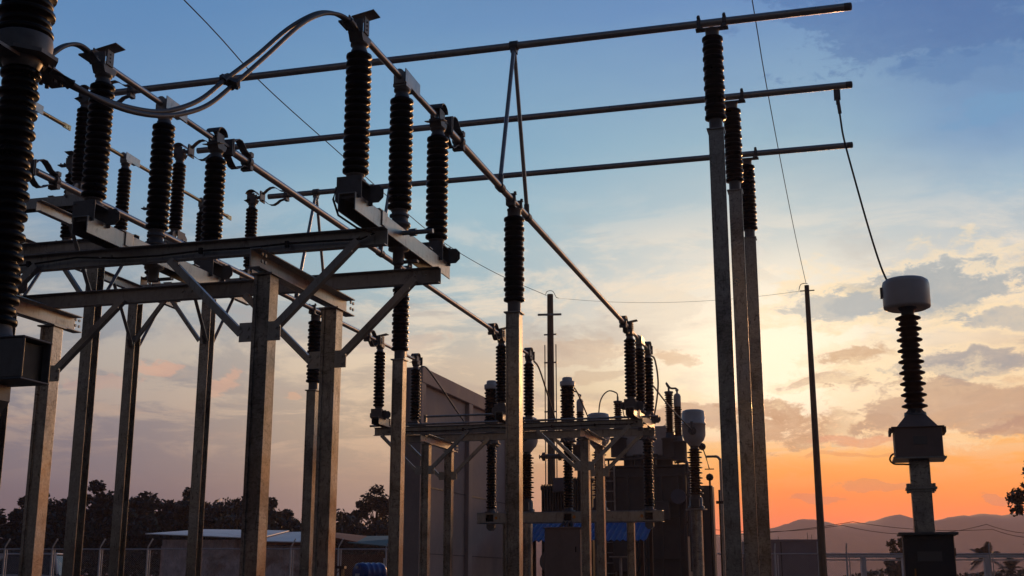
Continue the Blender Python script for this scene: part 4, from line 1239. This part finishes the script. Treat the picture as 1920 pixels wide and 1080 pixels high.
# ------------------------------------------------------------------ utility poles and overhead wires
def utility_pole(loc, h, r0, r1, lean, label, arm):
    t = thing('utility_pole', loc, 0, label, 'utility pole', 'concrete utility poles')
    t.rotation_euler = lean
    sec_n = 8
    MB().lathe([(r0, 0), (r1, h)], sec_n, (0, 0, 0), (0, 0, 1), True, False).build('shaft', M['poleconc'], t)
    if arm:
        ca, sa = math.cos(R(15)), math.sin(R(15))
        MB().bar((-0.46 * ca, -0.46 * sa - r1, h - 0.84), (0.46 * ca, 0.46 * sa - r1, h - 0.82), 0.09, 0.07).build('cross_arm', M['galv'], t)
        for s in (-1, 1):
            MB().cyl((s * (r1 + 0.10), -0.02, h - 7.5), (s * (r1 + 0.10), -0.02, h - 2.0), 0.022, 8).build('conduit', M['galv'], t)
            bb = MB()
            for z in (1.6, 2.7, 4.6): bb.box((s * (r1 + 0.06), -0.02, h - z), (0.14, 0.06, 0.05))
            bb.build('bracket', M['galv'], t)
        MB().tube(smooth([(-0.19, 0, h - 0.02), (-0.13, 0, h + 0.12), (0.03, 0, h + 0.15), (0.14, 0, h + 0.08), (0.24, 0.0, h - 0.12), (0.34, 0, h - 0.17)]), 0.012, 8).build('jumper', M['cable'], t)
    else:
        MB().cyl((-0.22, 0, h - 0.18), (0.24, 0, h - 0.18), 0.02, 8).build('pin', M['galv'], t)
        MB().tube(smooth([(-0.26, 0, h - 0.16), (-0.2, 0, h + 0.02), (-0.1, 0, h + 0.07), (0.03, 0, h + 0.06)]), 0.012, 8).build('jumper', M['cable'], t)
    return t


utility_pole((-0.98, 40.0, 0), 10.32, 0.13, 0.075, (0, R(0.0), 0), 'slender bare utility pole right of the steel posts, against the glowing sky', False)
utility_pole((-10.85, 45.0, 0), 11.75, 0.17, 0.12, (0, 0, 0), 'utility pole with short cross arm beyond the small frame, wire looping over its top', True)


def sag(p, q, s, n=16):
    p, q = Vector(p), Vector(q)
    return [p.lerp(q, i / n) - Vector((0, 0, s * 4 * (i / n) * (1 - i / n))) for i in range(n + 1)]


tag(MB().tube(smooth([(-9.4, -22, 12.4), (-9.9, -4, 11.4), (-10.4, 8, 11.05), (-10.88, 17.56, 10.95), (-11.2, 21.2, 10.90), (-11.41, 25.83, 10.95), (-11.65, 30.1, 11.05), (-11.88, 35.04, 11.25), (-11.66, 40.28, 11.5), (-11.0, 45, 11.72)], 6), 0.011, 8).build('overhead_wire', M['black']), 'thin overhead wire slanting down from the upper left to the pole with cross arm', 'wire', 'overhead wires')
tag(MB().tube(smooth([(-1.0, -22, 12.0), (-1.03, -4, 11.0), (-1.05, 8, 10.45), (-1.07, 18.83, 10.25), (-1.08, 21.8, 10.17), (-1.07, 27.1, 10.15), (-1.05, 33.45, 10.25), (-1.0, 39.95, 10.40)], 6), 0.009, 8).build('overhead_wire', M['black']), 'thin overhead wire dropping steeply from the top right to the slender pole', 'wire', 'overhead wires')
tag(MB().tube(sag((-10.55, 44.95, 11.58), (-1.2, 40.0, 10.14), 0.28), 0.0055, 8).build('overhead_wire', M['cable']), 'faint overhead wire stretched between the two utility poles', 'wire', 'overhead wires')
tag(MB().tube(sag((-14, 118, 5.6), (-1, 122, 5.9), 0.45) + sag((-1, 122, 5.9), (12.3, 126, 6.0), 0.9)[1:] + sag((12.3, 126, 6.0), (23, 130, 7.0), 1.3)[1:], 0.03, 6).build('overhead_wire', M['black']), 'distant upper wire sagging in front of the hills', 'wire', 'distant wires')
tag(MB().tube(sag((-14, 120, 5.0), (0, 124, 6.3), 0.3) + sag((0, 124, 6.3), (13, 128, 5.6), 0.4)[1:] + sag((13, 128, 5.6), (24, 132, 7.2), 1.5)[1:], 0.03, 6).build('overhead_wire', M['black']), 'distant lower wire sagging in front of the hills', 'wire', 'distant wires')

# street lamp, thin mast and switch cabinet right of the transformer
t = thing('street_lamp', (-4.22, 42.0, 0), 0, 'slim street lamp with flat head, just left of the steel posts', 'street lamp')
MB().tube(smooth([(0, 0, 0), (0, 0, 2.5), (0, 0, 4.7), (-0.02, 0, 4.9), (-0.10, -0.01, 4.99), (-0.2, -0.02, 5.0)]), 0.045, 10).build('pole', M['galv'], t)
MB().box((-0.30, -0.03, 5.0), (0.36, 0.14, 0.07)).build('lamp_head', M['cast'], t, bevel=0.015)
t = thing('relay_cabinet', (-4.42, 39.0, 0), 0, 'tall narrow dark cabinet between the oil transformer and the steel posts', 'cabinet')
MB().box((0, 0, 1.9), (0.50, 0.5, 3.78)).build('body', M['paintd'], t, bevel=0.02)
MB().box((0, -0.26, 2.0), (0.44, 0.02, 3.3)).build('door', M['paintd'], t)
t = thing('cable_rack', (-4.05, 40.2, 0), 0, 'thin black rack of pipes beside the narrow cabinet', 'pipe rack')
for x in (-0.06, 0.16, 0.24): MB().cyl((x, 0, 0), (x, 0, 3.75 if x < 0.2 else 4.3), 0.03, 8).build('pipe', M['black'], t)
MB().box((0.08, 0, 3.35), (0.5, 0.06, 0.09)).build('crossbar', M['black'], t)
t = thing('guard_mast', (-4.38, 38.2, 0), 0, 'thin mast with ball on top and tilted stay beside the barrel headed transformer', 'mast')
MB().cyl((0.2, 0, 0), (0.2, 0, 4.05), 0.03, 8).build('shaft', M['black'], t)
MB().lathe([(0.001, -0.12), (0.09, -0.08), (0.12, 0), (0.09, 0.08), (0.001, 0.12)], 14, (0.2, 0, 4.0)).box((0.2, 0, 4.25), (0.28, 0.04, 0.03)).build('float', M['black'], t)
MB().tube([(0.2, 0, 4.25), (0.1, 0, 4.65), (0.02, 0, 4.9)], 0.02, 6).lathe([(0.001, -0.12), (0.09, -0.08), (0.12, 0), (0.09, 0.08), (0.001, 0.12)], 14, (0.0, 0, 4.95)).build('stay', M['black'], t)


# ------------------------------------------------------------------ fences
def chain_fence(p, q, n, h, label, arm_dir):
    p, q = Vector((*p, 0)), Vector((*q, 0))
    t = thing('chain_link_fence', p, 0, label, 'fence', 'chain link fences')
    d = q - p
    for i in range(n + 1):
        o = d * (i / n)
        k = MB().cyl(o, o + Vector((0, 0, h)), 0.035, 8)
        k.tube([o + Vector((0, 0, h)), o + Vector((0, 0, h + 0.06)), o + Vector((arm_dir[0], arm_dir[1], h + 0.36))], 0.026, 8)
        k.cyl(o + Vector((0.10, 0, 0)), o + Vector((0.10, 0, h - 0.05)), 0.020, 8)
        k.build('post', M['white'], t)
    for z in (h - 0.02, 0.45):
        MB().cyl(Vector((0, 0, z)), d + Vector((0, 0, z)), 0.024, 8).build('rail', M['mesh'], t)
    # wire diamonds as one strip of thin crossing wires
    L = d.length
    u = d.normalized()
    w = MB()
    step = 0.075
    k = int(L / step)
    hh = h - 0.5
    for i in range(-int(hh / step), k):
        for sg in (1, -1):
            x0 = i * step if sg > 0 else i * step + hh
            a, b_ = Vector((0, 0, 0.47)) + u * x0, Vector((0, 0, 0.47 + hh)) + u * (x0 + sg * hh)
            xa, xb = x0, x0 + sg * hh
            if min(xa, xb) < 0 or max(xa, xb) > L: continue
            w.bar(a, b_, 0.002, 0.002)
    w.build('mesh_panel', M['mesh'], t)
    return t


chain_fence((-32.0, 38.9), (-15.0, 43.58), 10, 2.03, 'left stretch of chain link fence with angled arms, in front of the tin shed', (0.15, 0.05))
chain_fence((-5.40, 46.22), (9.9, 50.43), 6, 1.86, 'right stretch of chain link fence with angled arms, below the hills', (0.02, 0.02))

# concrete rail fence beyond
t = thing('concrete_fence', (-5.2, 58.98, 0), R(15.4), 'pale concrete pillar fence with long top rail along the right side, below the palms', 'fence')
for i in range(12):
    MB().box((i * 1.92, 0, 0.95), (0.22, 0.22, 1.9)).build('pillar', M['white'], t)
MB().box((10.6, -0.0, 1.98), (21.6, 0.26, 0.15)).build('top_rail', M['white'], t)
MB().box((10.6, 0.0, 1.80), (21.6, 0.08, 0.06)).box((10.6, 0.0, 0.8), (21.6, 0.08, 0.06)).build('lower_rail', M['white'], t)
# hedge bank behind it so that the openings read dark
def bank(name, p, q, h, wdt, seed, label, m):
    rng = random.Random(seed)
    b = MB()
    p, q = Vector((*p, 0)), Vector((*q, 0))
    d = q - p; s = d.normalized().cross(Vector((0, 0, 1)))
    for i in range(int(d.length * 260)):
        o = p + d * rng.random() + s * rng.uniform(-wdt, wdt)
        z = h * (rng.random() ** 0.7) * (0.75 + 0.25 * math.sin(o.x * 0.7) * math.sin(o.x * 0.23 + 2))
        leaf_quad(b, o + Vector((0, 0, z)), rng, 0.10 + 0.02 * h)
    return tag(b.build(name, m), label, 'shrubs', kind='stuff')


def leaf_quad(b, c, rng, s):
    n = Vector((rng.gauss(0, 1), rng.gauss(0, 1), rng.gauss(0, 1))).normalized()
    a = n.cross(Vector((rng.gauss(0, 1), rng.gauss(0, 1), rng.gauss(0, 1)))).normalized()
    c2 = n.cross(a)
    L = s * rng.uniform(0.7, 1.4)
    w = L * rng.uniform(0.4, 0.7)
    b.add([c - a * L, c + c2 * w, c + a * L, c - c2 * w], [(0, 1, 2, 3)])


bank('hedge', (-6.0, 62.4), (16.0, 68.5), 1.55, 1.2, 21, 'dark scrubby hedge filling the gaps of the pale concrete fence', M['leaf2'])


# ------------------------------------------------------------------ sheds and houses
def corr_wall(b, p, q, z0, z1, pitch=0.3, amp=0.035):
    p, q = Vector((*p, 0)), Vector((*q, 0))
    d = q - p; n = max(2, int(d.length / pitch * 2)); s = d.normalized().cross(Vector((0, 0, 1)))
    k = len(b.v)
    for i in range(n + 1):
        o = p + d * (i / n) + s * (amp if i % 2 else -amp)
        b.v += [tuple(o + Vector((0, 0, z0))), tuple(o + Vector((0, 0, z1)))]
    for i in range(n):
        b.f.append([k + 2 * i, k + 2 * i + 2, k + 2 * i + 3, k + 2 * i + 1]); b.s.append(False)


def slab(b, pts, th):
    n = len(pts)
    vs = [tuple(p) for p in pts] + [(p[0], p[1], p[2] + th) for p in pts]
    b.add(vs, [tuple(range(n - 1, -1, -1)), tuple(range(n, 2 * n))] + [(i, (i + 1) % n, n + (i + 1) % n, n + i) for i in range(n)])


CA, SA = math.cos(R(15.4)), math.sin(R(15.4))
def vp(u, D, z=0.0):
    """ground point at lateral offset u and depth D of the viewing direction used to lay out the far yard"""
    return (u * CA - D * SA, u * SA + D * CA, z)


o0 = vp(-16.0, 60)
t = thing('tin_shed', o0, R(15.4), 'old shed of stained tin sheets with pale overhanging roof, left of the near columns', 'shed')
w = MB()
corr_wall(w, (-0.9, 0), (3.4, 0), 0.1, 2.78); corr_wall(w, (3.4, 0), (6.0, 0.2), 0.1, 2.5); corr_wall(w, (-0.9, 0), (-1.1, 5), 0.1, 2.5)
w.build('wall', M['tinwall'], t)
r = MB()
slab(r, [(-1.6, -0.5, 3.02), (3.9, -0.7, 2.80), (4.4, 4.5, 3.35), (0.0, 4.5, 3.42)], 0.04)
r.build('roof', M['tin'], t)
r = MB()
slab(r, [(3.6, -0.9, 2.66), (6.1, -0.8, 2.62), (6.3, 4.2, 3.30), (4.4, 4.2, 3.26)], 0.04)
r.build('roof', M['tin'], t)
MB().box((2.6, 0.3, 2.62), (6.6, 0.1, 0.14)).build('eaves_beam', M['wood'], t)
for x in (-0.8, 3.3, 5.9): MB().box((x, 0.12, 1.35), (0.12, 0.12, 2.6)).build('post', M['wood'], t)

t = thing('tin_screen', vp(-25.2, 58), R(15.4), 'low run of grey tin sheets standing between the parked car and the shed', 'screen')
w = MB(); corr_wall(w, (0, 0), (4.6, 0.2), 0.1, 2.1, 0.35); w.build('sheet', M['tinwall'], t)
for x in (0.1, 2.3, 4.5): MB().box((x, 0.15, 1.0), (0.1, 0.1, 2.0)).build('post', M['wood'], t)

t = thing('green_roofed_house', vp(-9.6, 66), R(15.4), 'low hut with sagging green sheet roof behind the fence, right of the near columns', 'house')
w = MB(); w.box((2.6, 1.5, 1.1), (6.0, 3.0, 2.2)); w.build('wall', M['wood'], t)
r = MB(); slab(r, [(1.0, -1.0, 2.75), (6.2, -1.2, 2.30), (6.4, 3.0, 3.3), (1.2, 3.0, 3.2)], 0.05); r.build('roof', M['green'], t)
r = MB(); slab(r, [(-1.2, -0.6, 3.3), (1.6, -0.8, 2.75), (1.6, 3.0, 3.2), (-1.2, 3.0, 3.5)], 0.05); r.build('roof', M['rust'], t)
for x in (2.9, 3.2, 3.9, 5.6): MB().box((x, -0.6, 1.75), (0.10, 0.04, 0.5)).build('slat', M['tin'], t)

t = thing('flat_roofed_house', vp(10.85, 55), R(15.4), 'plain flat roofed house with dull pinkish wall and pale right corner', 'house')
MB().box((1.3, 2.0, 1.28), (2.7, 4.0, 2.56)).build('wall', M['wall'], t, bevel=0.01)
MB().box((1.3, 2.0, 2.60), (2.76, 4.06, 0.08)).build('roof', M['wall'], t)
MB().box((2.70, 0.0, 1.28), (0.12, 0.14, 2.54)).build('corner_post', M['white'], t)
MB().box((1.05, -0.01, 1.28), (0.04, 0.03, 2.5)).build('joint', M['plinth'], t)
MB().box((2.80, 0.3, 2.2), (0.08, 0.3, 0.3)).build('meter_box', M['black'], t)
for x, h in ((1.0, 0.14), (2.3, 0.30), (2.48, 0.22)): MB().cyl((x, 0.2, 2.6), (x, 0.2, 2.64 + h), 0.015, 6).build('antenna', M['galv'], t)

# ------------------------------------------------------------------ parked car
def parked_car():
    t = thing('parked_car', vp(-19.65, 50), R(15.4 + 172), 'white parked car with dark windows behind the fence at the bottom left', 'car')
    b = MB()
    # side profile along x (length), lofted over width
    prof_low = [(-2.2, .45), (-2.25, .8), (-2.15, 1.05), (-1.2, 1.12), (1.0, 1.12), (2.1, 1.02), (2.25, .75), (2.2, .42)]
    for s in (1,):
        b.prism(prof_low, (0, 0, 0), (1, 0, 0), (0, 0, 1), 1.78)
    body = b.build('body', M['carpaint'], t, bevel=0.06)
    c = MB()
    lo, hi = [(-2.05, 1.08), (1.05, 1.10)], [(-1.75, 1.86), (0.35, 1.88)]
    wl, wh = 0.84, 0.66
    vs = [(lo[0][0], -wl, lo[0][1]), (lo[1][0], -wl, lo[1][1]), (lo[1][0], wl, lo[1][1]), (lo[0][0], wl, lo[0][1]), (hi[0][0], -wh, hi[0][1]), (hi[1][0], -wh, hi[1][1]), (hi[1][0], wh, hi[1][1]), (hi[0][0], wh, hi[0][1])]
    c.add(vs, [(0, 1, 5, 4), (1, 2, 6, 5), (2, 3, 7, 6), (3, 0, 4, 7), (4, 5, 6, 7)])
    c.build('cabin_glass', M['glass'], t, bevel=0.03)
    rf = MB()
    rf.box((-0.7, 0, 1.90), (2.2, 1.36, 0.07))
    for sy in (-1, 1):
        rf.bar((-1.98, sy * .83, 1.1), (-1.74, sy * .665, 1.88), 0.09, 0.07)
        rf.bar((1.03, sy * .83, 1.1), (0.36, sy * .665, 1.89), 0.08, 0.07)
        rf.bar((-0.45, sy * .85, 1.1), (-0.5, sy * .67, 1.88), 0.09, 0.05)
    rf.build('roof_frame', M['carpaint'], t, bevel=0.03)
    for x in (-1.4, 1.4):
        for sy in (-1, 1):
            wv = MB().cyl((x, sy * 0.68, 0.34), (x, sy * 0.90, 0.34), 0.34, 24).build('wheel', M['tyre'], t)
            MB().cyl((x, sy * 0.895, 0.34), (x, sy * 0.91, 0.34), 0.20, 16).build('rim', M['alu'], wv)
    for sy in (-1, 1):
        MB().box((-2.19, sy * 0.74, 0.95), (0.10, 0.2, 0.26)).build('tail_lamp', M['red'], t)
        MB().box((2.19, sy * 0.68, 0.85), (0.10, 0.3, 0.14)).build('headlight', M['glass'], t)
        MB().box((0.75, sy * 1.0, 1.16), (0.10, 0.2, 0.14)).build('mirror', M['black'], t)
    return t


parked_car()

# ------------------------------------------------------------------ drums and trestle
t = thing('trestle', vp(-6.0, 38.6), R(15.4), 'brown timber trestle with crossed legs at the bottom, left of the blue drums', 'trestle')
for x in (0.0, 0.74):
    for y in (-0.2, 0.2): MB().bar((x + (0.05 if x == 0 else -0.05) * -1, y * 1.5, 0), (x, y, 1.25), 0.06, 0.06, (0, 1, 0)).build('leg', M['wood'], t)
MB().box((0.37, 0, 1.29), (0.95, 0.5, 0.08)).build('top', M['wood'], t)
MB().bar((0.02, -0.26, 0.5), (0.72, -0.26, 1.22), 0.05, 0.02).bar((0.72, -0.285, 0.5), (0.02, -0.285, 1.22), 0.05, 0.02).build('brace', M['wood'], t)


def drum(name):
    t = thing(name, (0, 0, 0))
    pr = [(0.001, -0.46), (0.26, -0.46), (0.29, -0.43), (0.30, -0.30), (0.315, -0.27), (0.30, -0.24), (0.30, -0.10), (0.315, -0.07), (0.30, -0.04), (0.30, 0.10), (0.315, 0.13), (0.30, 0.16), (0.30, 0.30), (0.315, 0.33), (0.29, 0.43), (0.26, 0.46), (0.001, 0.46)]
    b = MB().lathe(pr, 28, (0, 0, 0), (0, 1, 0)).build('body', M['drum'], t)
    MB().cyl((0.0, -0.455, 0.17), (0.0, -0.49, 0.17), 0.045, 10).build('bung', M['paint'], b)
    MB().box((-0.0, -0.463, -0.08), (0.22, 0.006, 0.12)).build('label_patch', M['white'], b)
    return t


dr = drum('plastic_drum')
dr.location = vp(-4.35, 38.2, 1.12); dr.rotation_euler = (0, 0, R(15.4 - 48))
tag(dr, 'ribbed blue plastic drum lying on top of the stack, its round lid facing the camera', 'drum', 'blue plastic drums')
for u, lab in ((-4.70, 'blue plastic drum lying underneath, left one of the lower pair'), (-4.05, 'blue plastic drum lying underneath, right one of the lower pair')):
    d2 = copy_tree(dr)
    d2.location = vp(u, 38.2 + (u + 4.35) * 0.5, 0.59)
    tag(d2, lab, 'drum', 'blue plastic drums')
t = thing('timber_pallet', vp(-4.4, 38.2, 0), R(15.4), 'timber pallet under the blue drums', 'pallet')
MB().box((0, 0, 0.225), (1.7, 1.3, 0.07)).build('deck', M['wood'], t)
for x in (-0.7, 0, 0.7): MB().box((x, 0, 0.095), (0.12, 1.3, 0.19)).build('bearer', M['wood'], t)


# ------------------------------------------------------------------ trees
def make_tree(name, seed, h, w, m, n=2600, leaf=0.22, trunk_h=0.3, open_=0.0):
    """tapered trunk, limbs, crown of leaf clumps; height h, crown half width w"""
    rng = random.Random(seed)
    t = thing(name, (0, 0, 0))
    tr = MB()
    tr.tube([(0, 0, 0), (0.05 * h * 0.3, 0, h * 0.25), (-0.02 * h, 0.02 * h, h * 0.5), (0, 0, h * 0.78)], [0.032 * h, 0.024 * h, 0.016 * h, 0.005 * h], 8)
    clumps = []
    k = 64
    for i in range(k):
        a = rng.uniform(0, 6.283)
        zt = rng.uniform(trunk_h, 1.0) * (1.0 if i % 9 else rng.uniform(1.0, 1.14))
        wid = math.sin(math.pi * min(1, max(0.08, (zt - trunk_h * 0.6) / (1.06 - trunk_h * 0.6)))) ** 0.6
        rr = w * wid * math.sqrt(rng.uniform(0.1, 1.0))
        c = Vector((math.cos(a) * rr, math.sin(a) * rr, h * (zt - 0.06)))
        clumps.append((c, rng.uniform(0.09, 0.24) * w * (1 - 0.2 * open_)))
        base = Vector((0, 0, h * min(0.7, zt * 0.62)))
        md = base.lerp(c, 0.5) + Vector((0, 0, 0.03 * h))
        tr.tube([base, md, c], [0.010 * h, 0.006 * h, 0.002 * h], 5)
    tr.build('trunk', M['bark'], t)
    cr = MB()
    for i in range(n):
        c, r = clumps[rng.randrange(k)]
        v = Vector((rng.gauss(0, 1), rng.gauss(0, 1), rng.gauss(0, 0.75)))
        v = v.normalized() * r * (rng.random() ** 0.45) * 1.15
        leaf_quad(cr, c + v, rng, leaf)
    cr.build('crown', m, t)
    return t


TREES = [make_tree('broadleaf_tree', 11, 8.0, 3.6, M['leaf'], 17000, 0.17), make_tree('broadleaf_tree', 12, 7.0, 4.2, M['leaf2'], 17000, 0.17), make_tree('broadleaf_tree', 13, 8.0, 2.6, M['leaf'], 9000, 0.15, 0.25, 0.5)]
used = set()
spots = [  # lateral offset, depth, kind, height scale, label
    (-39.5, 88, 1, 0.88, 'dark leafy tree at the far left edge, behind the parked car'),
    (-36.2, 92, 0, 0.77, 'dark tree with rounded crown between the two leftmost tall columns'),
    (-33.2, 87, 2, 0.81, 'narrow dark tree rising behind the fence left of the shed'),
    (-30.4, 90, 0, 0.88, 'tallest dark tree of the left row, its crown top ragged'),
    (-27.2, 88, 1, 0.95, 'broad olive tree behind the left end of the tin shed roof'),
    (-24.0, 92, 0, 0.84, 'dark tree above the pale shed roof, left half'),
    (-21.2, 88, 1, 0.92, 'wide tree behind the shed, touching the near front column'),
    (-18.4, 94, 0, 0.77, 'dark tree right of the shed roof middle, partly behind the near front column'),
    (-16.4, 86, 2, 0.63, 'thin feathery tree showing between the two near columns'),
    (-14.2, 92, 1, 0.59, 'low bushy tree between the near columns'),
    (-12.0, 88, 0, 0.61, 'low dark tree just right of the near rear column'),
    (-9.9, 90, 2, 0.88, 'loose crowned tree rising above its neighbours left of the fire wall'),
    (-8.0, 86, 1, 0.72, 'bushy dark tree directly left of the fire wall'),
    (-42.5, 94, 0, 0.81, 'dark tree half cut by the left edge of the picture'),
]
for u, D, k, s, lab in spots:
    o = TREES[k] if k not in used else copy_tree(TREES[k])
    used.add(k)
    o.location = vp(u, D)
    o.rotation_euler = (0, 0, random.uniform(0, 6.28))
    o.scale = (s * random.uniform(1.15, 1.4), s * random.uniform(1.1, 1.3), s)
    tag(o, lab, 'tree', 'trees beyond the left fence')
bank('undergrowth', vp(-45, 84)[:2], vp(-6, 84)[:2], 6.1, 2.2, 5, 'dense dark undergrowth below the row of trees on the left', M['leaf'])
o = make_tree('broadleaf_tree', 31, 6.2, 2.0, M['leaf'], 6000, 0.085, 0.3)
o.location = vp(19.25, 42)
tag(o, 'dark leafy tree cut by the right edge of the picture', 'tree')
o = make_tree('broadleaf_tree', 33, 3.0, 0.8, M['leaf2'], 2500, 0.09, 0.2)
o.location = vp(18.75, 60)
tag(o, 'small bushy tree half hidden behind the dark brown kiosk', 'tree')
for u, D, s, lab in ((1.2, 170, .6, 0), (30, 150, .5, 0)):
    pass


def make_palm(seed, h):
    rng = random.Random(seed)
    t = thing('palm_tree', (0, 0, 0))
    MB().tube([(0, 0, 0), (0.05, 0, h * 0.5), (0, 0, h * 0.72)], [0.17, 0.13, 0.11], 10).build('trunk', M['bark'], t)
    fr = MB()
    for i in range(15):
        a = i * 2.4 + rng.uniform(-.2, .2)
        el = rng.uniform(0.15, 1.35)
        L = h * rng.uniform(0.42, 0.55)
        d = Vector((math.cos(a), math.sin(a), 0))
        pts = []
        for j in range(9):
            s = j / 8
            pts.append(Vector((0, 0, h * 0.72)) + d * (L * math.cos(el) * s) + Vector((0, 0, L * (math.sin(el) * s - 0.75 * s * s * math.cos(el)))))
        fr.tube(pts, [0.03 - 0.003 * j for j in range(9)], 5)
        side = d.cross(Vector((0, 0, 1)))
        for j in range(1, 32):
            s = j / 32 * 8
            k = min(int(s), 7)
            p = pts[k].lerp(pts[k + 1], s - k)
            tg = (pts[k + 1] - pts[k]).normalized()
            ll = 0.17 * h * math.sin(math.pi * (0.12 + 0.84 * j / 32)) + 0.05
            for sg in (-1, 1):
                e = p + (side * sg * 0.75 + tg * 0.55 + Vector((0, 0, -0.30))) * ll
                fr.add([p - tg * 0.025, p + tg * 0.025, e], [(0, 1, 2)])
    fr.build('crown', M['palm'], t)
    return t


pm = make_palm(3, 2.7)
pm.location = vp(26.6, 70); tag(pm, 'young palm with upright fronds right of the kiosk, taller one behind the angled fence post', 'palm tree', 'palms beyond the concrete fence')
for u, D, s, rz, lab in ((24.0, 71, .80, 1.0, 'short palm close beside the right edge of the kiosk'), (28.8, 72, .74, 2.2, 'short rounded palm nearest the right edge of the picture')):
    o = copy_tree(pm)
    o.location = vp(u, D); o.rotation_euler = (0, 0, rz); o.scale = (s, s, s)
    tag(o, lab, 'palm tree', 'palms beyond the concrete fence')
for i, (u, D, s) in enumerate(((16.2, 120, 0.42), (30.5, 140, 0.5), (22.0, 110, 0.36))):
    o = copy_tree(TREES[i % 2])
    o.location = vp(u, D); o.scale = (s * 1.6, s * 1.6, s)
    tag(o, ('low far bush left of the slender pole foot', 'low far bush at the right below the hills', 'low far bush between slender pole and kiosk')[i], 'bush', 'far low bushes')

# ------------------------------------------------------------------ air
def haze(density):
    m = bpy.data.materials.new('evening_haze')
    m.use_nodes = True
    n = m.node_tree.nodes
    n.clear()
    v = n.new('ShaderNodeVolumePrincipled')
    v.inputs['Color'].default_value = (0.80, 0.72, 1.0, 1)
    v.inputs['Density'].default_value = density
    v.inputs['Anisotropy'].default_value = 0.55
    o = n.new('ShaderNodeOutputMaterial')
    m.node_tree.links.new(v.outputs[0], o.inputs['Volume'])
    b = MB().box((0, 20, 29), (2700, 2700, 62))
    ob = b.build('haze', m)
    tag(ob, kind='stuff')


haze(0.0003)
print('objects', len(COL.objects), 'polys', sum(len(o.data.polygons) for o in COL.objects if o.type == 'MESH'))
